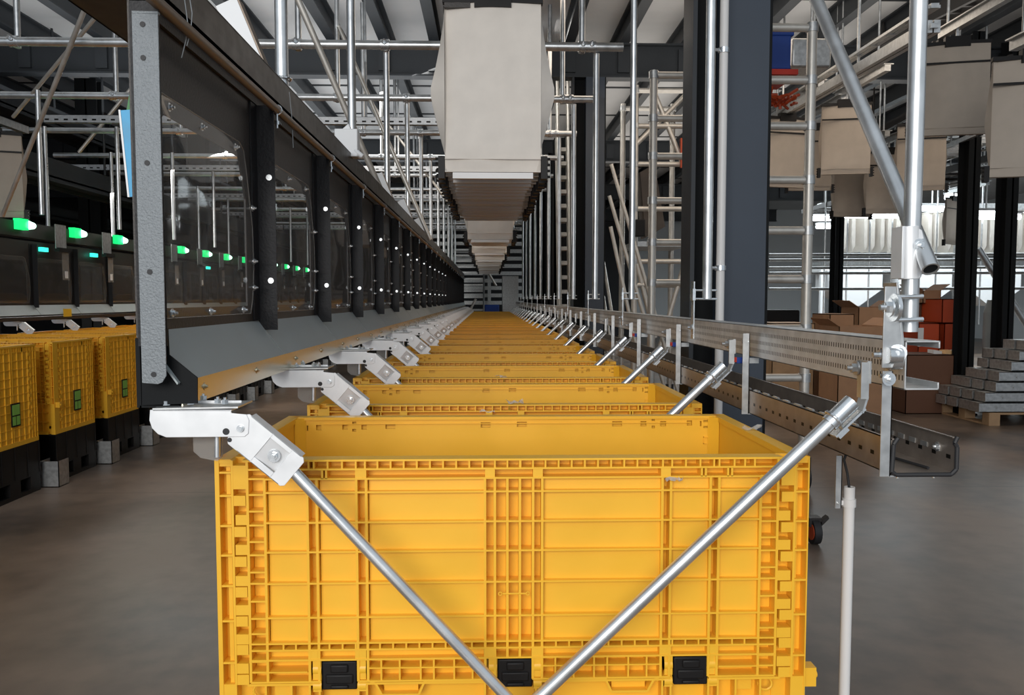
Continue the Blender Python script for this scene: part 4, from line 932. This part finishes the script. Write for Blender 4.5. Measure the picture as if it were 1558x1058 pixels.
t2 = carton(1404, 442, 1432, 462, 10.6, .4, 'small carton with open flap on top of the stack', 'cardboard', floor=False, openf=True)
carton(1392, 462, 1436, 500, 10.7, .45, 'dark carton under the small open carton', 'cardboard_dark', floor=True)
carton(1433, 455, 1470, 492, 10.2, .5, 'upper orange-red crate beside the dark column', 'orange', floor=False, nm='orange_crate')
carton(1436, 492, 1471, 532, 10.2, .5, 'lower orange-red crate under the upper one', 'orange', nm='orange_crate')
carton(1397, 492, 1430, 524, 10.15, .4, 'printed orange box with white label behind the pipe', 'orange', nm='orange_box')
m_ = MB(); p = P(1403, 518, 10.13); m_.box(p.x - .05, p.x + .02, 10.135, 10.148, p.z - .08, p.z + .16); m_.build('white_label', 'white_paint', label='white label patch on the printed orange box', cat='label')
for i, (x, y) in enumerate(((1422, 540), (1440, 542), (1452, 538), (1470, 541))):
    p = P(x, y, 9.5); p.z = P(1400, 540, 9.3).z + .02; m_ = MB(); m_.obox(p, (1, .2, .1 * (i - 1)), (-.2, 1, .1), (0, 0, 1), .06, .05, .02); m_.build('paper_scrap', 'yellow_film' if i % 2 else 'white_paint', label='crumpled paper scrap on the brown carton, %s from the left' % ORD[i], cat='paper')
# bench with white items
m_ = MB(); a, b = P(1180, 470, 12), P(1370, 455, 12); m_.box(a.x, b.x, 12, 12.9, .80, .84)
for x in (a.x + .05, b.x - .1): m_.box(x, x + .05, 12.05, 12.1, 0, .8)
m_.build('work_bench', 'white_paint', label='white work bench in front of the bright far bay', cat='bench')
m_ = MB(); m_.box(a.x - .1, a.x + .5, 12.3, 12.8, .84, 1.2); m_.build('printer', 'black_plastic', label='dark machine on the white bench left end', cat='machine', bevel=.03)
for i in range(5):
    x = b.x - 1.4 + .28 * i; MB().box(x, x + .2, 12.3, 12.6, .84, .94 + .04 * (i % 3)).build('parcel', 'white_plastic', label='small white parcel on the white bench, %s from the left' % ORD[i], cat='parcel', group='white parcels on the bench', bevel=.01)
m_ = MB()
for i in range(3): x = 8.2 + 1.7 * i; m_.prism([(x, 19, 2.05), (x + 1.3, 19, 2.05), (x + 1.3, 19, 1.6), (x + .75, 19, 1.2), (x + .55, 19, 1.2), (x, 19, 1.6)], (0, .8, 0))
m_.box(8, 14, 19.1, 19.7, 2.05, 2.2); m_.box(8, 8.1, 19, 19.1, 0, 2.1); m_.box(13.9, 14, 19, 19.1, 0, 2.1)
m_.build('white_hopper', 'white_paint', label='white hopper chutes in the bright far bay', cat='hopper')
for i, (x, y, Y, l_) in enumerate(((1330, 328, 14.5, 1.1), (1268, 333, 17, 1.0), (1418, 318, 15, .5), (1500, 326, 13, .35), (1515, 330, 14.5, .9), (1460, 300, 14, .5), (1280, 345, 19, 1.2))):
    p = P(x, y, Y); t = thing('ceiling_lamp', 'bright tube lamp in the far right bay, %s' % ('largest, left of the vertical pipe', 'leftmost, near the scaffold post', 'just right of the vertical pipe', 'round-looking one beside the dark column', 'near the right edge columns', 'highest, right of the pipe', 'dim one farthest left below')[i], 'lamp', p, 'lit lamps in the far right bay')
    MB().tube((-l_ / 2, 0, 0), (l_ / 2, 0, 0), .05, 10).build('tube', 'lamp_tube', t); m_ = MB(); m_.box(-l_ / 2, l_ / 2, -.08, .08, .05, .09); m_.tube((0, 0, .09), (0, 0, 4.72 - p.z), .012, 6); m_.build('housing', 'white_paint', t)
# person-height cone shape: grey bottle drum
p = P(1509, 500, 9.9); m_ = MB(); m_.tube((p.x, 9.9, 0), (p.x, 9.9, p.z + .2), .1, 18); m_.tube((p.x, 9.9, p.z + .2), (p.x, 9.9, p.z + .36), .1, 18, r2=.06); m_.build('grey_cylinder', 'ledge_grey', label='grey gas-bottle shape between the two right dark columns', cat='cylinder')
A_ = P(1488, 378, 12); B_ = P(1540, 460, 12)
pipe(A_, A_ + (B_ - A_) * (A_.z / (A_.z - B_.z)), .05, 'leaning bright tube between the two dark columns at right', 'leaning_tube', 'tube')
for k in range(8):
    p = P(1255 + 34 * k, 372, 14.6); pipe((p.x, 14.6, .9), (p.x, 14.6, 4.72), .015, 'thin bright hanging rod in the far bay, %s from the left' % ORD[k], 'hanging_rod', 'rod', 'thin rods in the far right bay', n=8)
for k, y in enumerate((388, 396, 408, 416, 440)):
    A, B = P(1170, y, 13.6), P(1560, y - 1, 13.6); pipe(A, B, .025, 'long horizontal steel rail in the far bay, %s from the top' % ORD[k], 'bay_rail', 'rail', 'horizontal rails in the far right bay', 'galvanised', n=8)
# pallet with steel profiles
Yp = 8.4; x0 = P(1462, 600, Yp).x + .32
t = thing('pallet', 'wooden pallet under the stack of steel profiles at right', 'pallet', (x0, Yp, 0))
for k in range(5): MB().box(0, 2.4, .22 * k, .22 * k + .12, .12, .14).build('deck_board', 'wood', t)
for x in (0, 1.0, 2.25):
    MB().box(x, x + .12, 0, 1.0, .0, .02).build('runner', 'wood', t)
    for k in (0, .44, .88): MB().box(x, x + .12, k, k + .12, .02, .12).build('block', 'wood', t)
PR = [(-.10 + (.0, .04, .16, .20, .34, .40, .5)[r] + .008 * ((j * 7 + r * 3) % 4), .02 + .22 * j, .145 + .112 * r, 3.0) for r, nn in enumerate((4, 4, 4, 3, 3, 3, 2)) for j in range(nn)]
for k, (dx, y, z, ln) in enumerate(PR):
    m_ = MB(); X = x0 + dx; Y = Yp + y; m_.box(X, X + ln, Y, Y + .006, z, z + .10); m_.box(X, X + ln, Y, Y + .19, z + .094, z + .10); m_.box(X - .003, X, Y, Y + .19, z, z + .10); m_.box(X, X + ln, Y, Y + .19, z, z + .006); m_.box(X, X + ln, Y + .184, Y + .19, z, z + .10); m_.box(X, X + ln, Y - .004, Y, z + .018, z + .024); m_.box(X, X + ln, Y - .004, Y, z + .076, z + .082)
    for q in range(9): m_.tube((X + .2 + .3 * q, Y - .006, z + .05), (X + .2 + .3 * q, Y, z + .05), .014, 10)
    r_ = int((z - .145) / .112 + .5)
    m_.build('steel_profile', 'galvanised', label='long grey steel profile in the %s layer of the pallet stack, %s from its front' % (ORD[r_], ORD[int((y - .02) / .22 + .5)]), cat='profile', group='steel profiles stacked on the pallet')

# ------------------------------------------------------------------ plastic film scraps on bins
def scrap(x, y, Y, s_, lab):
    p = P(x, y, Y); m_ = MB(); n = 7; vs = []
    for i in range(n):
        for j in range(3): vs.append((p.x + (i / (n - 1) - .5) * s_ + random.uniform(-.1, .1) * s_, p.y + (j - 1) * .1 * s_, p.z + random.uniform(-.12, .18) * s_ + .004))
    m_.add(vs, [(i * 3 + j, i * 3 + j + 3, i * 3 + j + 4, i * 3 + j + 1) for i in range(n - 1) for j in range(2)]); m_.build('film_scrap', 'clear_film', label=lab, cat='scrap', smooth=False)
scrap(741, 629, FY + .62, .04, 'clear tape scrap on the back rim middle of the nearest bin')
scrap(762, 575, 3.235, .05, 'crumpled clear tape on the second bin rear rim')
scrap(1145, 654, 1.905, .05, 'torn pale film stuck on the right rim of the nearest bin')
scrap(1025, 733, FY - .004, .04, 'faded pale film patch on the nearest bin front near upper right')
scrap(783, 614, 2.415, .06, 'thin film strip on the front rim of the second bin')
